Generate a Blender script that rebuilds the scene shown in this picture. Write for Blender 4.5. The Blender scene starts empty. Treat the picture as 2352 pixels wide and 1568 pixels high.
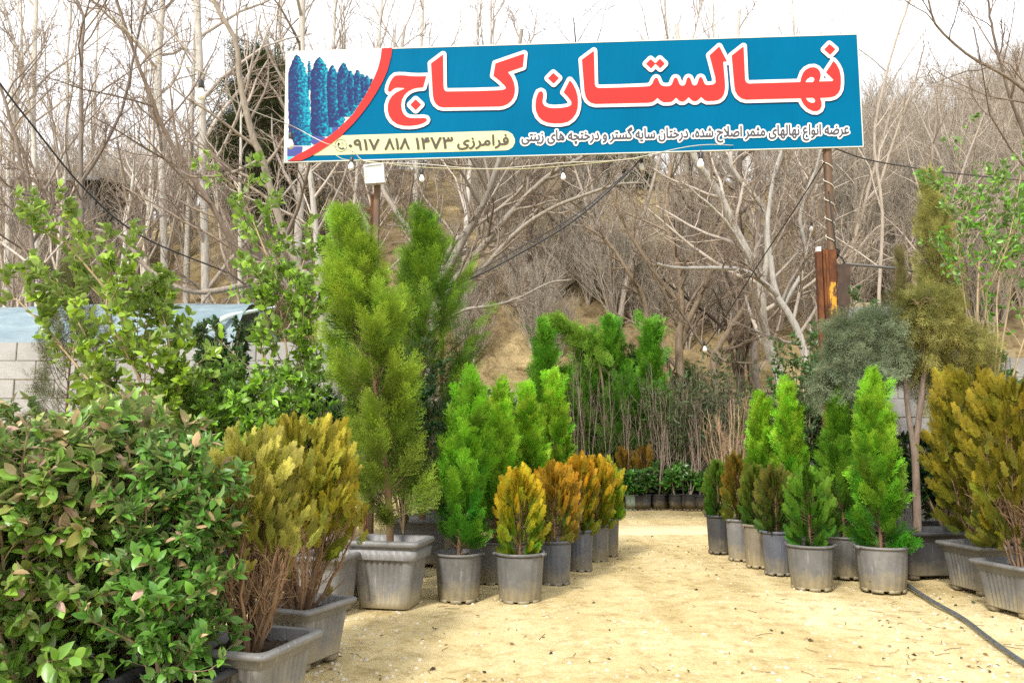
import bpy, math, random
import numpy as np
from mathutils import Vector, Matrix

# ---------------------------------------------------------------- camera, sky, sun, exposure
F_PX, CX, CY, CAM_H, HOR = 1829.0, 1176.0, 784.0, 1.25, 1000.0      # measured on the photograph at 2352 x 1568
PITCH = math.atan((HOR - CY) / F_PX)
scene = bpy.context.scene
COL = scene.collection
cam_d = bpy.data.cameras.new('camera'); cam = bpy.data.objects.new('camera', cam_d); COL.objects.link(cam)
cam_d.sensor_fit = 'HORIZONTAL'; cam_d.sensor_width = 36.0; cam_d.lens = F_PX / 2352 * 36
cam_d.clip_end = 500; cam_d.clip_start = 0.05
cam.location = (0, 0, CAM_H); cam.rotation_euler = (math.pi / 2 + PITCH, 0, 0)
scene.camera = cam

SUN_EL, SUN_AZ = 44.0, 208.0          # degrees; azimuth measured clockwise from +Y: behind the camera, to the left
world = bpy.data.worlds.new('World'); scene.world = world; world.use_nodes = True
nt = world.node_tree; nt.nodes.clear()
out = nt.nodes.new('ShaderNodeOutputWorld'); bg = nt.nodes.new('ShaderNodeBackground')
sky = nt.nodes.new('ShaderNodeTexSky'); sky.sky_type = 'NISHITA'; sky.sun_disc = False
sky.sun_elevation = math.radians(SUN_EL); sky.sun_rotation = math.radians(SUN_AZ)
sky.air_density = 1.0; sky.dust_density = 6.0; sky.ozone_density = 1.0
hsv = nt.nodes.new('ShaderNodeHueSaturation'); hsv.inputs['Saturation'].default_value = 0.12; hsv.inputs['Value'].default_value = 1.0
bg.inputs['Strength'].default_value = 0.15
cld = nt.nodes.new('ShaderNodeMix'); cld.data_type = 'RGBA'; cld.inputs[0].default_value = 0.82      # a closed white cloud layer over the sky
cld.inputs[7].default_value = (6.7, 6.8, 7.0, 1)
nt.links.new(sky.outputs[0], hsv.inputs['Color']); nt.links.new(hsv.outputs[0], cld.inputs[6]); nt.links.new(cld.outputs[2], bg.inputs[0]); nt.links.new(bg.outputs[0], out.inputs[0])
sun_d = bpy.data.lights.new('sun', 'SUN'); sun_d.energy = 2.5; sun_d.angle = math.radians(9); sun_d.color = (1.0, 0.95, 0.87)
sun = bpy.data.objects.new('sun', sun_d); COL.objects.link(sun)
el, az = math.radians(SUN_EL), math.radians(SUN_AZ)
sd = Vector((math.sin(az) * math.cos(el), math.cos(az) * math.cos(el), math.sin(el)))
sun.rotation_euler = sd.to_track_quat('Z', 'Y').to_euler()
scene.view_settings.view_transform = 'Standard'; scene.view_settings.look = 'None'
scene.view_settings.exposure = 0.85; scene.view_settings.gamma = 1.0
try:
    scene.cycles.max_bounces = 6; scene.cycles.diffuse_bounces = 3; scene.cycles.transmission_bounces = 3; scene.cycles.glossy_bounces = 2
    scene.cycles.transparent_max_bounces = 4
    scene.cycles.use_denoising = False
except Exception: pass

# ---------------------------------------------------------------- helpers
def at(x, y, Y):
    """point on the vertical plane at depth Y that the photograph shows at (x, y) (2352 px wide)"""
    u, w = (x - CX) / F_PX, -(y - CY) / F_PX
    dy, dz = math.cos(PITCH) - w * math.sin(PITCH), math.sin(PITCH) + w * math.cos(PITCH)
    s = Y / dy
    return Vector((u * s, Y, CAM_H + dz * s))
def gnd(x, y):
    u, w = (x - CX) / F_PX, -(y - CY) / F_PX
    dy, dz = math.cos(PITCH) - w * math.sin(PITCH), math.sin(PITCH) + w * math.cos(PITCH)
    s = -CAM_H / dz
    return Vector((u * s, dy * s, 0))
def nrm(a):
    return a / np.maximum(np.linalg.norm(a, axis=-1, keepdims=True), 1e-9)

class MB:
    def __init__(s): s.v, s.q, s.t, s.c, s.n = [], [], [], [], 0
    def add(s, v, q=None, t=None, col=(1, 1, 1)):
        v = np.asarray(v, float).reshape(-1, 3); col = np.asarray(col, float)
        if col.ndim == 1: col = np.broadcast_to(col, (len(v), 3))
        if q is not None and len(q): s.q.append(np.asarray(q, int).reshape(-1, 4) + s.n)
        if t is not None and len(t): s.t.append(np.asarray(t, int).reshape(-1, 3) + s.n)
        s.v.append(v); s.c.append(col); s.n += len(v)
    def mesh(s, name, mat, smooth=True):
        me = bpy.data.meshes.new(name)
        v = np.concatenate(s.v); c = np.concatenate(s.c)
        q = np.concatenate(s.q) if s.q else np.zeros((0, 4), int); t = np.concatenate(s.t) if s.t else np.zeros((0, 3), int)
        me.vertices.add(len(v)); me.vertices.foreach_set('co', v.astype(np.float32).ravel())
        L = q.size + t.size; me.loops.add(L)
        me.loops.foreach_set('vertex_index', np.concatenate([q.ravel(), t.ravel()]).astype(np.int32))
        me.polygons.add(len(q) + len(t))
        ls = np.concatenate([np.arange(len(q)) * 4, len(q) * 4 + np.arange(len(t)) * 3]).astype(np.int32)
        me.polygons.foreach_set('loop_start', ls)
        me.polygons.foreach_set('use_smooth', np.full(len(ls), smooth, bool))
        me.update(calc_edges=True)
        a = me.color_attributes.new('tint', 'FLOAT_COLOR', 'POINT')
        a.data.foreach_set('color', np.concatenate([c, np.ones((len(c), 1))], 1).astype(np.float32).ravel())
        me.materials.append(mat)
        return me
    def build(s, name, mat, parent=None, smooth=True):
        o = bpy.data.objects.new(name, s.mesh(name, mat, smooth)); COL.objects.link(o)
        if parent is not None: o.parent = parent
        return o

def tag(o, label=None, cat=None, group=None, kind=None):
    if label: o['label'] = label
    if cat: o['category'] = cat
    if group: o['group'] = group
    if kind: o['kind'] = kind
    return o
def thing(name, label, cat, loc=(0, 0, 0), rz=0, group=None):
    o = bpy.data.objects.new(name, None); COL.objects.link(o); o.empty_display_size = 0.1
    o.location = loc; o.rotation_euler = (0, 0, rz)
    return tag(o, label, cat, group)
def copy_tree(o, parent=None):
    c = o.copy(); COL.objects.link(c); c.parent = parent
    for ch in list(o.children): copy_tree(ch, c)
    return c

def box(mb, c, s, rz=0.0, col=(1, 1, 1), ch=0.0):
    """box with optionally chamfered vertical edges"""
    hx, hy, hz = s[0] / 2, s[1] / 2, s[2] / 2
    if ch: ring = [(-hx + ch, -hy), (hx - ch, -hy), (hx, -hy + ch), (hx, hy - ch), (hx - ch, hy), (-hx + ch, hy), (-hx, hy - ch), (-hx, -hy + ch)]
    else: ring = [(-hx, -hy), (hx, -hy), (hx, hy), (-hx, hy)]
    n = len(ring); ca, sa = math.cos(rz), math.sin(rz)
    v = [(c[0] + x * ca - y * sa, c[1] + x * sa + y * ca, c[2] + z) for z in (-hz, hz) for x, y in ring]
    q = [(i, (i + 1) % n, n + (i + 1) % n, n + i) for i in range(n)]
    t = []
    if n == 4: q += [(3, 2, 1, 0), (4, 5, 6, 7)]
    else:
        for b, f in ((0, 1), (n, 0)):
            for i in range(1, n - 1): t.append((b, b + i + 1, b + i) if f else (b, b + i, b + i + 1))
    mb.add(v, q, t, col)
def hexa(mb, f, depth, col=(1, 1, 1)):
    """slab from a front quad (4 points, counter clockwise seen from -Y), pushed back along +Y"""
    f = [Vector(p) for p in f]; b = [p + Vector((0, depth, 0)) for p in f]
    mb.add([tuple(p) for p in f + b], [(0, 1, 2, 3), (7, 6, 5, 4), (1, 0, 4, 5), (2, 1, 5, 6), (3, 2, 6, 7), (0, 3, 7, 4)], None, col)

def tubes(mb, P, R, sides=5, col=(1, 1, 1), cap=False):
    """P (B,M,3) polylines, R (B,M) radii, col (3,) or (B,3)"""
    P = np.asarray(P, float); R = np.asarray(R, float)
    if P.ndim == 2: P = P[None]; R = R[None]
    B, M, _ = P.shape
    T = np.empty_like(P); T[:, 1:-1] = P[:, 2:] - P[:, :-2]; T[:, 0] = P[:, 1] - P[:, 0]; T[:, -1] = P[:, -1] - P[:, -2]
    T = nrm(T); tot = nrm(P[:, -1] - P[:, 0])
    ref = np.where(np.abs(tot[:, 2:3]) > 0.85, np.array([[1.0, 0.1, 0]]), np.array([[0.0, 0.1, 1.0]]))[:, None, :]
    U = nrm(np.cross(T, np.broadcast_to(ref, T.shape))); V = np.cross(T, U)
    a = np.arange(sides) * 2 * math.pi / sides
    ring = U[:, :, None, :] * np.cos(a)[:, None] + V[:, :, None, :] * np.sin(a)[:, None]
    v = P[:, :, None, :] + ring * R[:, :, None, None]
    base = (np.arange(B) * M * sides)[:, None, None] + (np.arange(M - 1) * sides)[None, :, None]
    k = np.arange(sides)[None, None, :]; k2 = (k + 1) % sides
    q = np.stack([base + k, base + k2, base + sides + k2, base + sides + k], -1).reshape(-1, 4)
    col = np.asarray(col, float)
    if col.ndim == 2: col = np.repeat(col, M * sides, axis=0)
    t = None
    if cap:
        t = []
        for b in range(B):
            s0 = b * M * sides; s1 = s0 + (M - 1) * sides
            for i in range(1, sides - 1): t += [(s0, s0 + i + 1, s0 + i), (s1, s1 + i, s1 + i + 1)]
    mb.add(v.reshape(-1, 3), q[:, ::-1], t, col)
def smooth_line(pts, n):
    """Catmull-Rom through the points"""
    p = np.asarray([tuple(x) for x in pts], float); p = np.vstack([2 * p[0] - p[1], p, 2 * p[-1] - p[-2]])
    res = []
    for s in np.linspace(0, len(p) - 3 - 1e-6, n):
        i = int(s); u = s - i; a, b, c, d = p[i:i + 4]
        res.append(0.5 * (2 * b + (c - a) * u + (2 * a - 5 * b + 4 * c - d) * u * u + (3 * b - a - 3 * c + d) * u ** 3))
    return np.array(res)
def lathe(mb, prof, seg=32, rmod=None, col=(1, 1, 1)):
    """prof list of (r, z); rmod(angle index array, profile index) adds to the radius"""
    a = np.arange(seg) * 2 * math.pi / seg; v = []
    for i, (r, z) in enumerate(prof):
        rr = np.full(seg, r) + (rmod(np.arange(seg), i) if rmod is not None else 0)
        v.append(np.stack([rr * np.cos(a), rr * np.sin(a), np.full(seg, z)], 1))
    v = np.concatenate(v); n = len(prof); k = np.arange(seg); k2 = (k + 1) % seg
    q = np.concatenate([np.stack([i * seg + k, i * seg + k2, (i + 1) * seg + k2, (i + 1) * seg + k], 1) for i in range(n - 1)])
    mb.add(v, q, None, col)

# ---------------------------------------------------------------- growth
def grow(rng, par, prad, nch, t0, t1, lenf, ang, up=0.0, wob=0.12, M=5, rf=0.6, taper=0.3, minr=0.002, lvar=0.35, tfall=0.5):
    """children of every parent polyline: par (P,Mp,3), prad (P,Mp) -> (P*nch,M,3), (P*nch,M)"""
    Pn, Mp, _ = par.shape
    t = t0 + (t1 - t0) * (np.arange(nch)[None, :] + rng.random((Pn, nch))) / nch
    f = t * (Mp - 1); i = np.clip(f.astype(int), 0, Mp - 2); w = (f - i)[..., None]
    I = np.arange(Pn)[:, None]
    a, b = par[I, i], par[I, i + 1]; pos = a * (1 - w) + b * w; tan = nrm(b - a)
    pr = prad[I, i] * (1 - w[..., 0]) + prad[I, i + 1] * w[..., 0]
    L = np.linalg.norm(np.diff(par, axis=1), axis=2).sum(1)[:, None]
    r = rng.normal(size=pos.shape); perp = nrm(r - (r * tan).sum(-1, keepdims=True) * tan)
    an = ang * rng.uniform(0.65, 1.35, t.shape)[..., None]
    d = tan * np.cos(an) + perp * np.sin(an)
    ln = L * lenf * (1 - tfall * t) * rng.uniform(1 - lvar, 1 + lvar, t.shape)
    pts = [pos]; p = pos
    for k in range(M - 1):
        d = nrm(d + rng.normal(0, wob, d.shape) + np.array([0, 0, up]))
        p = p + d * (ln / (M - 1))[..., None]; pts.append(p)
    C = np.stack(pts, 2).reshape(-1, M, 3)
    r0 = np.maximum(pr * rf, minr).reshape(-1, 1)
    return C, np.maximum(r0 * np.linspace(1, taper, M)[None], minr * 0.6)

def scatter(mb, tmpl, pos, d, n, scale, cb, ct=None):
    """place a template (v, quads, tris, tparam) at every position; x along d, z along n"""
    tv, tq, tt, tp = tmpl
    d = nrm(np.asarray(d)); n = np.asarray(n); y = nrm(np.cross(n, d)); z = np.cross(d, y)
    sc = np.asarray(scale)[:, None, None]
    v = pos[:, None, :] + sc * (tv[None, :, 0:1] * d[:, None] + tv[None, :, 1:2] * y[:, None] + tv[None, :, 2:3] * z[:, None])
    N, K = len(pos), len(tv); off = (np.arange(N) * K)[:, None, None]
    q = (off + tq[None]).reshape(-1, 4) if tq is not None else None
    t = (off + tt[None]).reshape(-1, 3) if tt is not None else None
    cb = np.broadcast_to(np.asarray(cb, float), (N, 3)); ct = cb if ct is None else np.broadcast_to(np.asarray(ct, float), (N, 3))
    c = cb[:, None] * (1 - tp[None, :, None]) + ct[:, None] * tp[None, :, None]
    mb.add(v.reshape(-1, 3), q, t, c.reshape(-1, 3))

def frond(n=5, w=0.10, ang=38, spread=0.55, droop=0.12):
    """flat feathery spray: a stem of narrow side blades"""
    v, q, tp = [], [], []
    def blade(b, dirx, diry, ln, w, t):
        px, py = -diry, dirx; i = len(v)
        z0 = -droop * b * b
        v.extend([(b, 0, z0), (b + dirx * ln * .45 + px * w, diry * ln * .45 + py * w, z0 - .01), (b + dirx * ln, diry * ln, z0 - droop * .5 * ln), (b + dirx * ln * .45 - px * w, diry * ln * .45 - py * w, z0 + .01)])
        q.append((i, i + 1, i + 2, i + 3)); tp.extend([t * .6, t * .8, min(1, t + .25), t * .8])
    for k in range(n):
        t = 0.08 + 0.72 * k / (n - 1)
        for s in (-1, 1):
            a = math.radians(ang) * (1 - 0.25 * t); ln = spread * (1 - t) ** 0.8 + 0.16
            blade(t + (0.05 if s > 0 else 0), math.cos(a), s * math.sin(a), ln, w * .5, t)
    blade(0.55, 1, 0, 0.45, w * .5, 0.85)
    blade(0.0, 1, 0, 0.7, w * .35, 0.3)
    return np.array(v), np.array(q), None, np.array(tp)
FROND = frond(5, .05, 36, .5); FROND_LONG = frond(6, 0.05, 30, 0.36, 0.05); FROND_FAN = frond(5, 0.07, 30, 0.45, 0.03); FROND_LACE = frond(6, 0.042, 46, 0.55, 0.2)
def spray(seed, npair=8, sub=4, ang=42, spread=.5, bw=.02, bl=.10, curl=.12, rough=.05):
    """a whole fern-like conifer spray: axis, side branchlets, each with its own small scale-leaf blades"""
    r = np.random.default_rng(seed); v, q, tp = [], [], []
    def blade(p, dx, dy, ln, w, t, dz):
        i = len(v); px, py = -dy * w, dx * w; x, y = p[0], p[1]
        def Z(a, b): return p[2] + curl * (a * a + .6 * b * b) + dz
        for (a, b, k) in ((x, y, 0), (x + dx * ln * .5 + px, y + dy * ln * .5 + py, .5), (x + dx * ln, y + dy * ln, 1), (x + dx * ln * .5 - px, y + dy * ln * .5 - py, .5)): v.append((a, b, Z(a, b) + k * dz)); tp.append(min(1, t + .3 * k))
        q.append((i, i + 1, i + 2, i + 3))
    blade((0, 0, 0), 1, 0, .95, bw * .35, .1, 0)
    for k in range(npair):
        t = .06 + .80 * (k + r.uniform(-.2, .2)) / (npair - 1)
        for s in (-1, 1):
            a = math.radians(ang) * (1.05 - .45 * t) * r.uniform(.85, 1.15); L = (spread * (1 - t) ** .75 * min(1, .45 + 2.2 * t) + .10) * r.uniform(.75, 1.2); dz0 = r.normal(0, rough)
            dx, dy = math.cos(a), s * math.sin(a); m_ = max(2, int(round(sub * L / (spread * .6))))
            blade((t, 0, 0), dx, dy, L, bw * .5, .3 + .4 * t, dz0 * .5)
            for j in range(m_):
                u = (j + .6) / m_ * L
                for s2 in (-1, 1):
                    b = a * s + s2 * math.radians(34) * r.uniform(.8, 1.2); blade((t + dx * u, dy * u, dz0 * u), math.cos(b), math.sin(b), bl * (1.1 - .5 * u / max(L, .01)) * r.uniform(.8, 1.25), bw * .5, min(.75, .25 + .5 * t + .4 * u), r.normal(0, rough * .35))
    blade((.82, 0, 0), 1, 0, .2, bw * .5, .7, 0); blade((.86, 0, 0), .9, .43, .12, bw * .5, .7, 0); blade((.86, 0, 0), .9, -.43, .12, bw * .5, .7, 0)
    v = np.array(v); ax = np.linspace(0, 1, 1)
    return v, np.array(q), None, np.array(tp)
SP_LIME = [spray(1 + k, 8, 4, 40, .44, .027, .12, .14, .07) for k in range(3)]
SP_THUJA = [spray(11 + k, 7, 4, 30, .36, .034, .13, .05, .03) for k in range(3)]
SP_CYP = [spray(21 + k, 9, 4, 48, .50, .019, .095, .10, .09) for k in range(3)]
SP_JUN = [spray(31 + k, 8, 3, 50, .50, .020, .12, -.15, .14) for k in range(3)]
def scatter_mix(mb, tmpls, rng, pos, d, n, scale, cb, ct):
    w = rng.integers(0, len(tmpls), len(pos)); cb = np.broadcast_to(cb, pos.shape); ct = np.broadcast_to(ct, pos.shape)
    for k, t in enumerate(tmpls):
        s = w == k
        if s.any(): scatter(mb, t, pos[s], d[s], n[s], np.asarray(scale)[s], cb[s], ct[s])
def leaf_big(wd=0.24, fold=0.10, curl=0.22):
    t = np.array([0, .22, .5, .78, 1.0]); w = np.array([0, .8, 1.0, .62, 0]) * wd
    v, tp = [], []
    for i in range(5): v.append((t[i], 0, -curl * t[i] ** 2)); tp.append(0.35)
    for s in (1, -1):
        for i in (1, 2, 3): v.append((t[i], s * w[i], fold * w[i] / wd - curl * t[i] ** 2)); tp.append(0.85)
    q = [(1, 2, 6, 5), (2, 3, 7, 6), (2, 1, 8, 9), (3, 2, 9, 10)]
    tt = [(0, 1, 5), (3, 4, 7), (1, 0, 8), (4, 3, 10)]
    return np.array(v, float), np.array(q), np.array(tt), np.array(tp)
def leaf_small(wd=0.24, fold=0.08):
    v = np.array([(0, 0, 0), (.45, wd, fold), (1, 0, -.12), (.45, -wd, fold), (.5, 0, -.02)], float)
    return v, None, np.array([(0, 4, 1), (1, 4, 2), (0, 3, 4), (3, 2, 4)]), np.array([.2, .8, 1, .8, .3])
LEAF_MIX = [leaf_big(.24, .10, .22), leaf_big(.29, .05, .38), leaf_big(.21, .16, .05), leaf_big(.26, -.06, .15)]
LEAF_BIG, LEAF_SMALL, LEAF_ROUND, LEAF_NARROW = leaf_big(), leaf_small(0.25), leaf_big(0.30, .08, .12), leaf_small(0.15)
def mixc(a, b, t):
    t = np.asarray(t, float)[..., None]; return np.asarray(a, float) * (1 - t) + np.asarray(b, float) * t

# ---------------------------------------------------------------- materials
def new_mat(name):
    m = bpy.data.materials.new(name); m.use_nodes = True; n = m.node_tree
    return m, n, n.nodes['Principled BSDF'], n.nodes['Material Output']
def noise(n, scale, detail=4, rough=.55, vec=None, dist=0):
    x = n.nodes.new('ShaderNodeTexNoise'); x.inputs['Scale'].default_value = scale; x.inputs['Detail'].default_value = detail
    x.inputs['Roughness'].default_value = rough; x.inputs['Distortion'].default_value = dist
    if vec is not None: n.links.new(vec, x.inputs['Vector'])
    return x
def ramp(n, src, stops):
    r = n.nodes.new('ShaderNodeValToRGB'); e = r.color_ramp.elements
    while len(e) < len(stops): e.new(0.5)
    for k, (p, c) in zip(e, stops): k.position = p; k.color = (*c, 1) if len(c) == 3 else c
    n.links.new(src, r.inputs[0]); return r
def mixrgb(n, a, b, fac, mode='MIX'):
    x = n.nodes.new('ShaderNodeMix'); x.data_type = 'RGBA'; x.blend_type = mode
    for s, i in ((a, 6), (b, 7)):
        if isinstance(s, (tuple, list)): x.inputs[i].default_value = (*s, 1)
        else: n.links.new(s, x.inputs[i])
    if isinstance(fac, (int, float)): x.inputs[0].default_value = fac
    else: n.links.new(fac, x.inputs[0])
    return x.outputs[2]
def coords(n, kind='Object', scale=None):
    t = n.nodes.new('ShaderNodeTexCoord').outputs[kind]
    if scale is None: return t
    mp = n.nodes.new('ShaderNodeMapping'); mp.inputs['Scale'].default_value = scale; n.links.new(t, mp.inputs[0]); return mp.outputs[0]
def bump(n, b, src, strength=.3, dist=.01):
    x = n.nodes.new('ShaderNodeBump'); x.inputs['Strength'].default_value = strength; x.inputs['Distance'].default_value = dist
    n.links.new(src, x.inputs['Height']); n.links.new(x.outputs[0], b.inputs['Normal'])
def leaf_mat(name, rough=.5, trans=.3, spec=.4, var=.25, under=None):
    m, n, b, o = new_mat(name)
    a = n.nodes.new('ShaderNodeAttribute'); a.attribute_name = 'tint'
    nz = noise(n, 9, 2, vec=coords(n)); r = ramp(n, nz.outputs[0], [(.3, (1 - var,) * 3), (.7, (1 + var,) * 3)])
    c = mixrgb(n, a.outputs['Color'], r.outputs[0], 1.0, 'MULTIPLY')
    if under is not None:
        g = n.nodes.new('ShaderNodeNewGeometry'); c2 = mixrgb(n, c, under, .55); c = mixrgb(n, c, c2, g.outputs['Backfacing'])
    n.links.new(c, b.inputs['Base Color']); b.inputs['Roughness'].default_value = rough; b.inputs['Specular IOR Level'].default_value = spec
    tr = n.nodes.new('ShaderNodeBsdfTranslucent'); n.links.new(c, tr.inputs[0])
    mx = n.nodes.new('ShaderNodeMixShader'); mx.inputs[0].default_value = trans
    n.links.new(b.outputs[0], mx.inputs[1]); n.links.new(tr.outputs[0], mx.inputs[2]); n.links.new(mx.outputs[0], o.inputs[0])
    return m
M = {}
M['needle'] = leaf_mat('conifer needles', .6, .20, .2)
M['leaf'] = leaf_mat('glossy leaf', .34, .32, .45, .2, under=(.20, .25, .12))
M['leaf_dull'] = leaf_mat('soft leaf', .45, .35, .4, .2)
def bark_mat(name, rough=.85, s=(30, 30, 6)):
    m, n, b, o = new_mat(name)
    a = n.nodes.new('ShaderNodeAttribute'); a.attribute_name = 'tint'
    nz = noise(n, 1, 5, .65, coords(n, 'Object', s)); r = ramp(n, nz.outputs[0], [(.25, (.55,) * 3), (.5, (1,) * 3), (.75, (1.25,) * 3)])
    n.links.new(mixrgb(n, a.outputs['Color'], r.outputs[0], 1.0, 'MULTIPLY'), b.inputs['Base Color'])
    b.inputs['Roughness'].default_value = rough; b.inputs['Specular IOR Level'].default_value = .2; bump(n, b, nz.outputs[0], .5, .01)
    return m
M['bark'] = bark_mat('bark')
def plain(name, col, rough=.5, metal=0.0, spec=.5, var=0.0, sc=12):
    m, n, b, o = new_mat(name); b.inputs['Roughness'].default_value = rough; b.inputs['Metallic'].default_value = metal; b.inputs['Specular IOR Level'].default_value = spec
    if var:
        nz = noise(n, sc, 5, .6, coords(n)); r = ramp(n, nz.outputs[0], [(.3, tuple(x * (1 - var) for x in col)), (.7, tuple(min(1, x * (1 + var)) for x in col))])
        n.links.new(r.outputs[0], b.inputs['Base Color'])
    else: b.inputs['Base Color'].default_value = (*col, 1)
    return m
def pot_mat(name, col, dust=.5, dustcol=(.33, .27, .15)):
    """weathered nursery plastic: mottled fading, scuffs, dried mud towards the foot"""
    m, n, b, o = new_mat(name); ob = coords(n)
    oi = n.nodes.new('ShaderNodeObjectInfo')
    va = n.nodes.new('ShaderNodeVectorMath'); va.operation = 'ADD'; n.links.new(ob, va.inputs[0])
    cmb = n.nodes.new('ShaderNodeCombineXYZ'); mu = n.nodes.new('ShaderNodeMath'); mu.operation = 'MULTIPLY'; mu.inputs[1].default_value = 37
    n.links.new(oi.outputs['Random'], mu.inputs[0]); n.links.new(mu.outputs[0], cmb.inputs[0]); n.links.new(mu.outputs[0], cmb.inputs[1]); n.links.new(cmb.outputs[0], va.inputs[1]); vec = va.outputs[0]
    n1 = noise(n, 7, 5, .65, vec)
    r1 = ramp(n, n1.outputs[0], [(.25, tuple(x * .72 for x in col)), (.55, col), (.8, tuple(min(1, x * 1.35) for x in col))])
    mp = n.nodes.new('ShaderNodeMapping'); mp.inputs['Scale'].default_value = (45, 45, 3); n.links.new(vec, mp.inputs[0])
    n2 = noise(n, 1, 3, .6, mp.outputs[0]); r2 = ramp(n, n2.outputs[0], [(.62, (0, 0, 0)), (.72, (1, 1, 1))])
    c = mixrgb(n, r1.outputs[0], tuple(min(1, x * 1.5 + .03) for x in col), r2.outputs[0])
    sx = n.nodes.new('ShaderNodeSeparateXYZ'); n.links.new(ob, sx.inputs[0])
    n3 = noise(n, 11, 6, .7, vec)
    ad = n.nodes.new('ShaderNodeMath'); ad.operation = 'MULTIPLY_ADD'; ad.inputs[1].default_value = .34; n.links.new(n3.outputs[0], ad.inputs[0]); n.links.new(sx.outputs[2], ad.inputs[2])
    r3 = ramp(n, ad.outputs[0], [(.19, (min(1, dust * 1.35),) * 3), (.34, (0, 0, 0))])
    c = mixrgb(n, c, dustcol, r3.outputs[0])
    n4 = noise(n, 30, 3, .6, vec); r4 = ramp(n, n4.outputs[0], [(.68, (0, 0, 0)), (.74, (.7, .7, .7))])
    c = mixrgb(n, c, (.03, .028, .025), r4.outputs[0])
    n.links.new(c, b.inputs['Base Color']); b.inputs['Roughness'].default_value = .48; b.inputs['Specular IOR Level'].default_value = .35
    bump(n, b, n3.outputs[0], .12, .004)
    return m
M['pot_grey'] = pot_mat('grey pot plastic', (.128, .126, .122))
M['pot_light'] = pot_mat('faded grey pot plastic', (.175, .171, .166), .55)
M['pot_blue'] = pot_mat('blue grey pot plastic', (.10, .107, .13), .35)
M['pot_dark'] = pot_mat('charcoal pot plastic', (.05, .05, .053), .25)
M['pot_tan'] = pot_mat('dusty tan pot plastic', (.20, .17, .125), .6)
M['pot_green'] = pot_mat('pale green pot plastic', (.20, .27, .22), .3)
M['pot_black'] = pot_mat('black pot plastic', (.03, .028, .027), .35)
M['soil'] = plain('potting soil', (.045, .032, .022), .95, 0, .1, .5, 60)
# ================================================================ SETTING
rs = np.random.default_rng(7)
def fbm(x, y, seed=0, oct=4):
    r = np.random.default_rng(seed); z = np.zeros_like(x); a = 1.0; f = 1.0
    for _ in range(oct):
        for k in range(3):
            th = r.uniform(0, 6.28); ph = r.uniform(0, 6.28)
            z = z + a * np.sin(f * (x * math.cos(th) + y * math.sin(th)) * r.uniform(.8, 1.3) + ph) / 3
        a *= .5; f *= 2.1
    return z
# ground: one sheet to the horizon
def grid(xs, ys, zf):
    X, Y = np.meshgrid(xs, ys); Z = zf(X, Y); nx, ny = len(xs), len(ys)
    i = np.arange(ny - 1)[:, None] * nx + np.arange(nx - 1)[None]
    return np.stack([X, Y, Z], -1).reshape(-1, 3), np.stack([i, i + 1, i + nx + 1, i + nx], -1).reshape(-1, 4)
def ground_z(X, Y):
    rut = sum(np.exp(-((X - .35 - s * .72 - .10 * (Y - 5) - .1 * np.sin(Y * .6)) / .13) ** 2) for s in (-1, 1))
    return -.014 * rut * np.clip((17 - Y) / 6, 0, 1) + 0.012 * fbm(X * 1.3, Y * 1.3, 3) * np.clip(1.4 - np.abs(Y - 7) / 12, 0, 1) + .004 * fbm(X * 9, Y * 9, 4) - .006
m, n, b, o = new_mat('packed tan earth'); ob = coords(n)
n1 = noise(n, .55, 6, .62, ob, .6); n2 = noise(n, 7, 7, .72, ob, .4); n3 = noise(n, 55, 6, .75, ob)
r1 = ramp(n, n1.outputs[0], [(.30, (.43, .33, .155)), (.46, (.55, .44, .225)), (.60, (.61, .50, .275)), (.74, (.67, .57, .35))])
r2 = ramp(n, n2.outputs[0], [(.30, (.55, .50, .42)), (.48, (.93, .91, .87)), (.66, (1.08, 1.08, 1.10))])
r3 = ramp(n, n3.outputs[0], [(.28, (.62, .6, .55)), (.46, (1, 1, 1)), (.68, (1.12, 1.14, 1.18))])
c = mixrgb(n, mixrgb(n, r1.outputs[0], r2.outputs[0], 1.0, 'MULTIPLY'), r3.outputs[0], 1.0, 'MULTIPLY')
n5 = noise(n, 1, 4, .55, coords(n, 'Object', (2.6, .22, 1)), .5); r5 = ramp(n, n5.outputs[0], [(.36, (.91, .90, .87)), (.50, (1, 1, 1)), (.62, (1.06, 1.07, 1.10))])      # traffic along the track
c = mixrgb(n, c, r5.outputs[0], 1.0, 'MULTIPLY')
vo = n.nodes.new('ShaderNodeTexVoronoi'); vo.inputs['Scale'].default_value = 26; n.links.new(ob, vo.inputs['Vector'])
rv = ramp(n, vo.outputs['Distance'], [(.10, (1, 1, 1)), (.22, (0, 0, 0))])
sp = noise(n, 2.3, 3, .5, ob); rsx = ramp(n, sp.outputs[0], [(.5, (0, 0, 0)), (.62, (.75, .75, .75))])
fm = n.nodes.new('ShaderNodeMath'); fm.operation = 'MULTIPLY'; n.links.new(rv.outputs[0], fm.inputs[0]); n.links.new(rsx.outputs[0], fm.inputs[1])
c = mixrgb(n, c, (.72, .66, .52), fm.outputs[0])
n.links.new(c, b.inputs['Base Color']); b.inputs['Roughness'].default_value = .95; b.inputs['Specular IOR Level'].default_value = .15
ad = n.nodes.new('ShaderNodeMath'); ad.operation = 'ADD'; n.links.new(n2.outputs[0], ad.inputs[0]); n.links.new(n3.outputs[0], ad.inputs[1]); bump(n, b, ad.outputs[0], .55, .02)
M['earth'] = m
mb = MB()
xs = np.concatenate([[-250, -120, -60, -30, -18], np.linspace(-12, 12, 161), [18, 30, 60, 120, 250]])
ys = np.concatenate([[-60, -30, -12, -4], np.linspace(0, 18, 121), [25, 40, 70, 120, 300]])
mb.add(*grid(xs, ys, ground_z)); tag(mb.build('ground', M['earth']), kind='structure')

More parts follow.
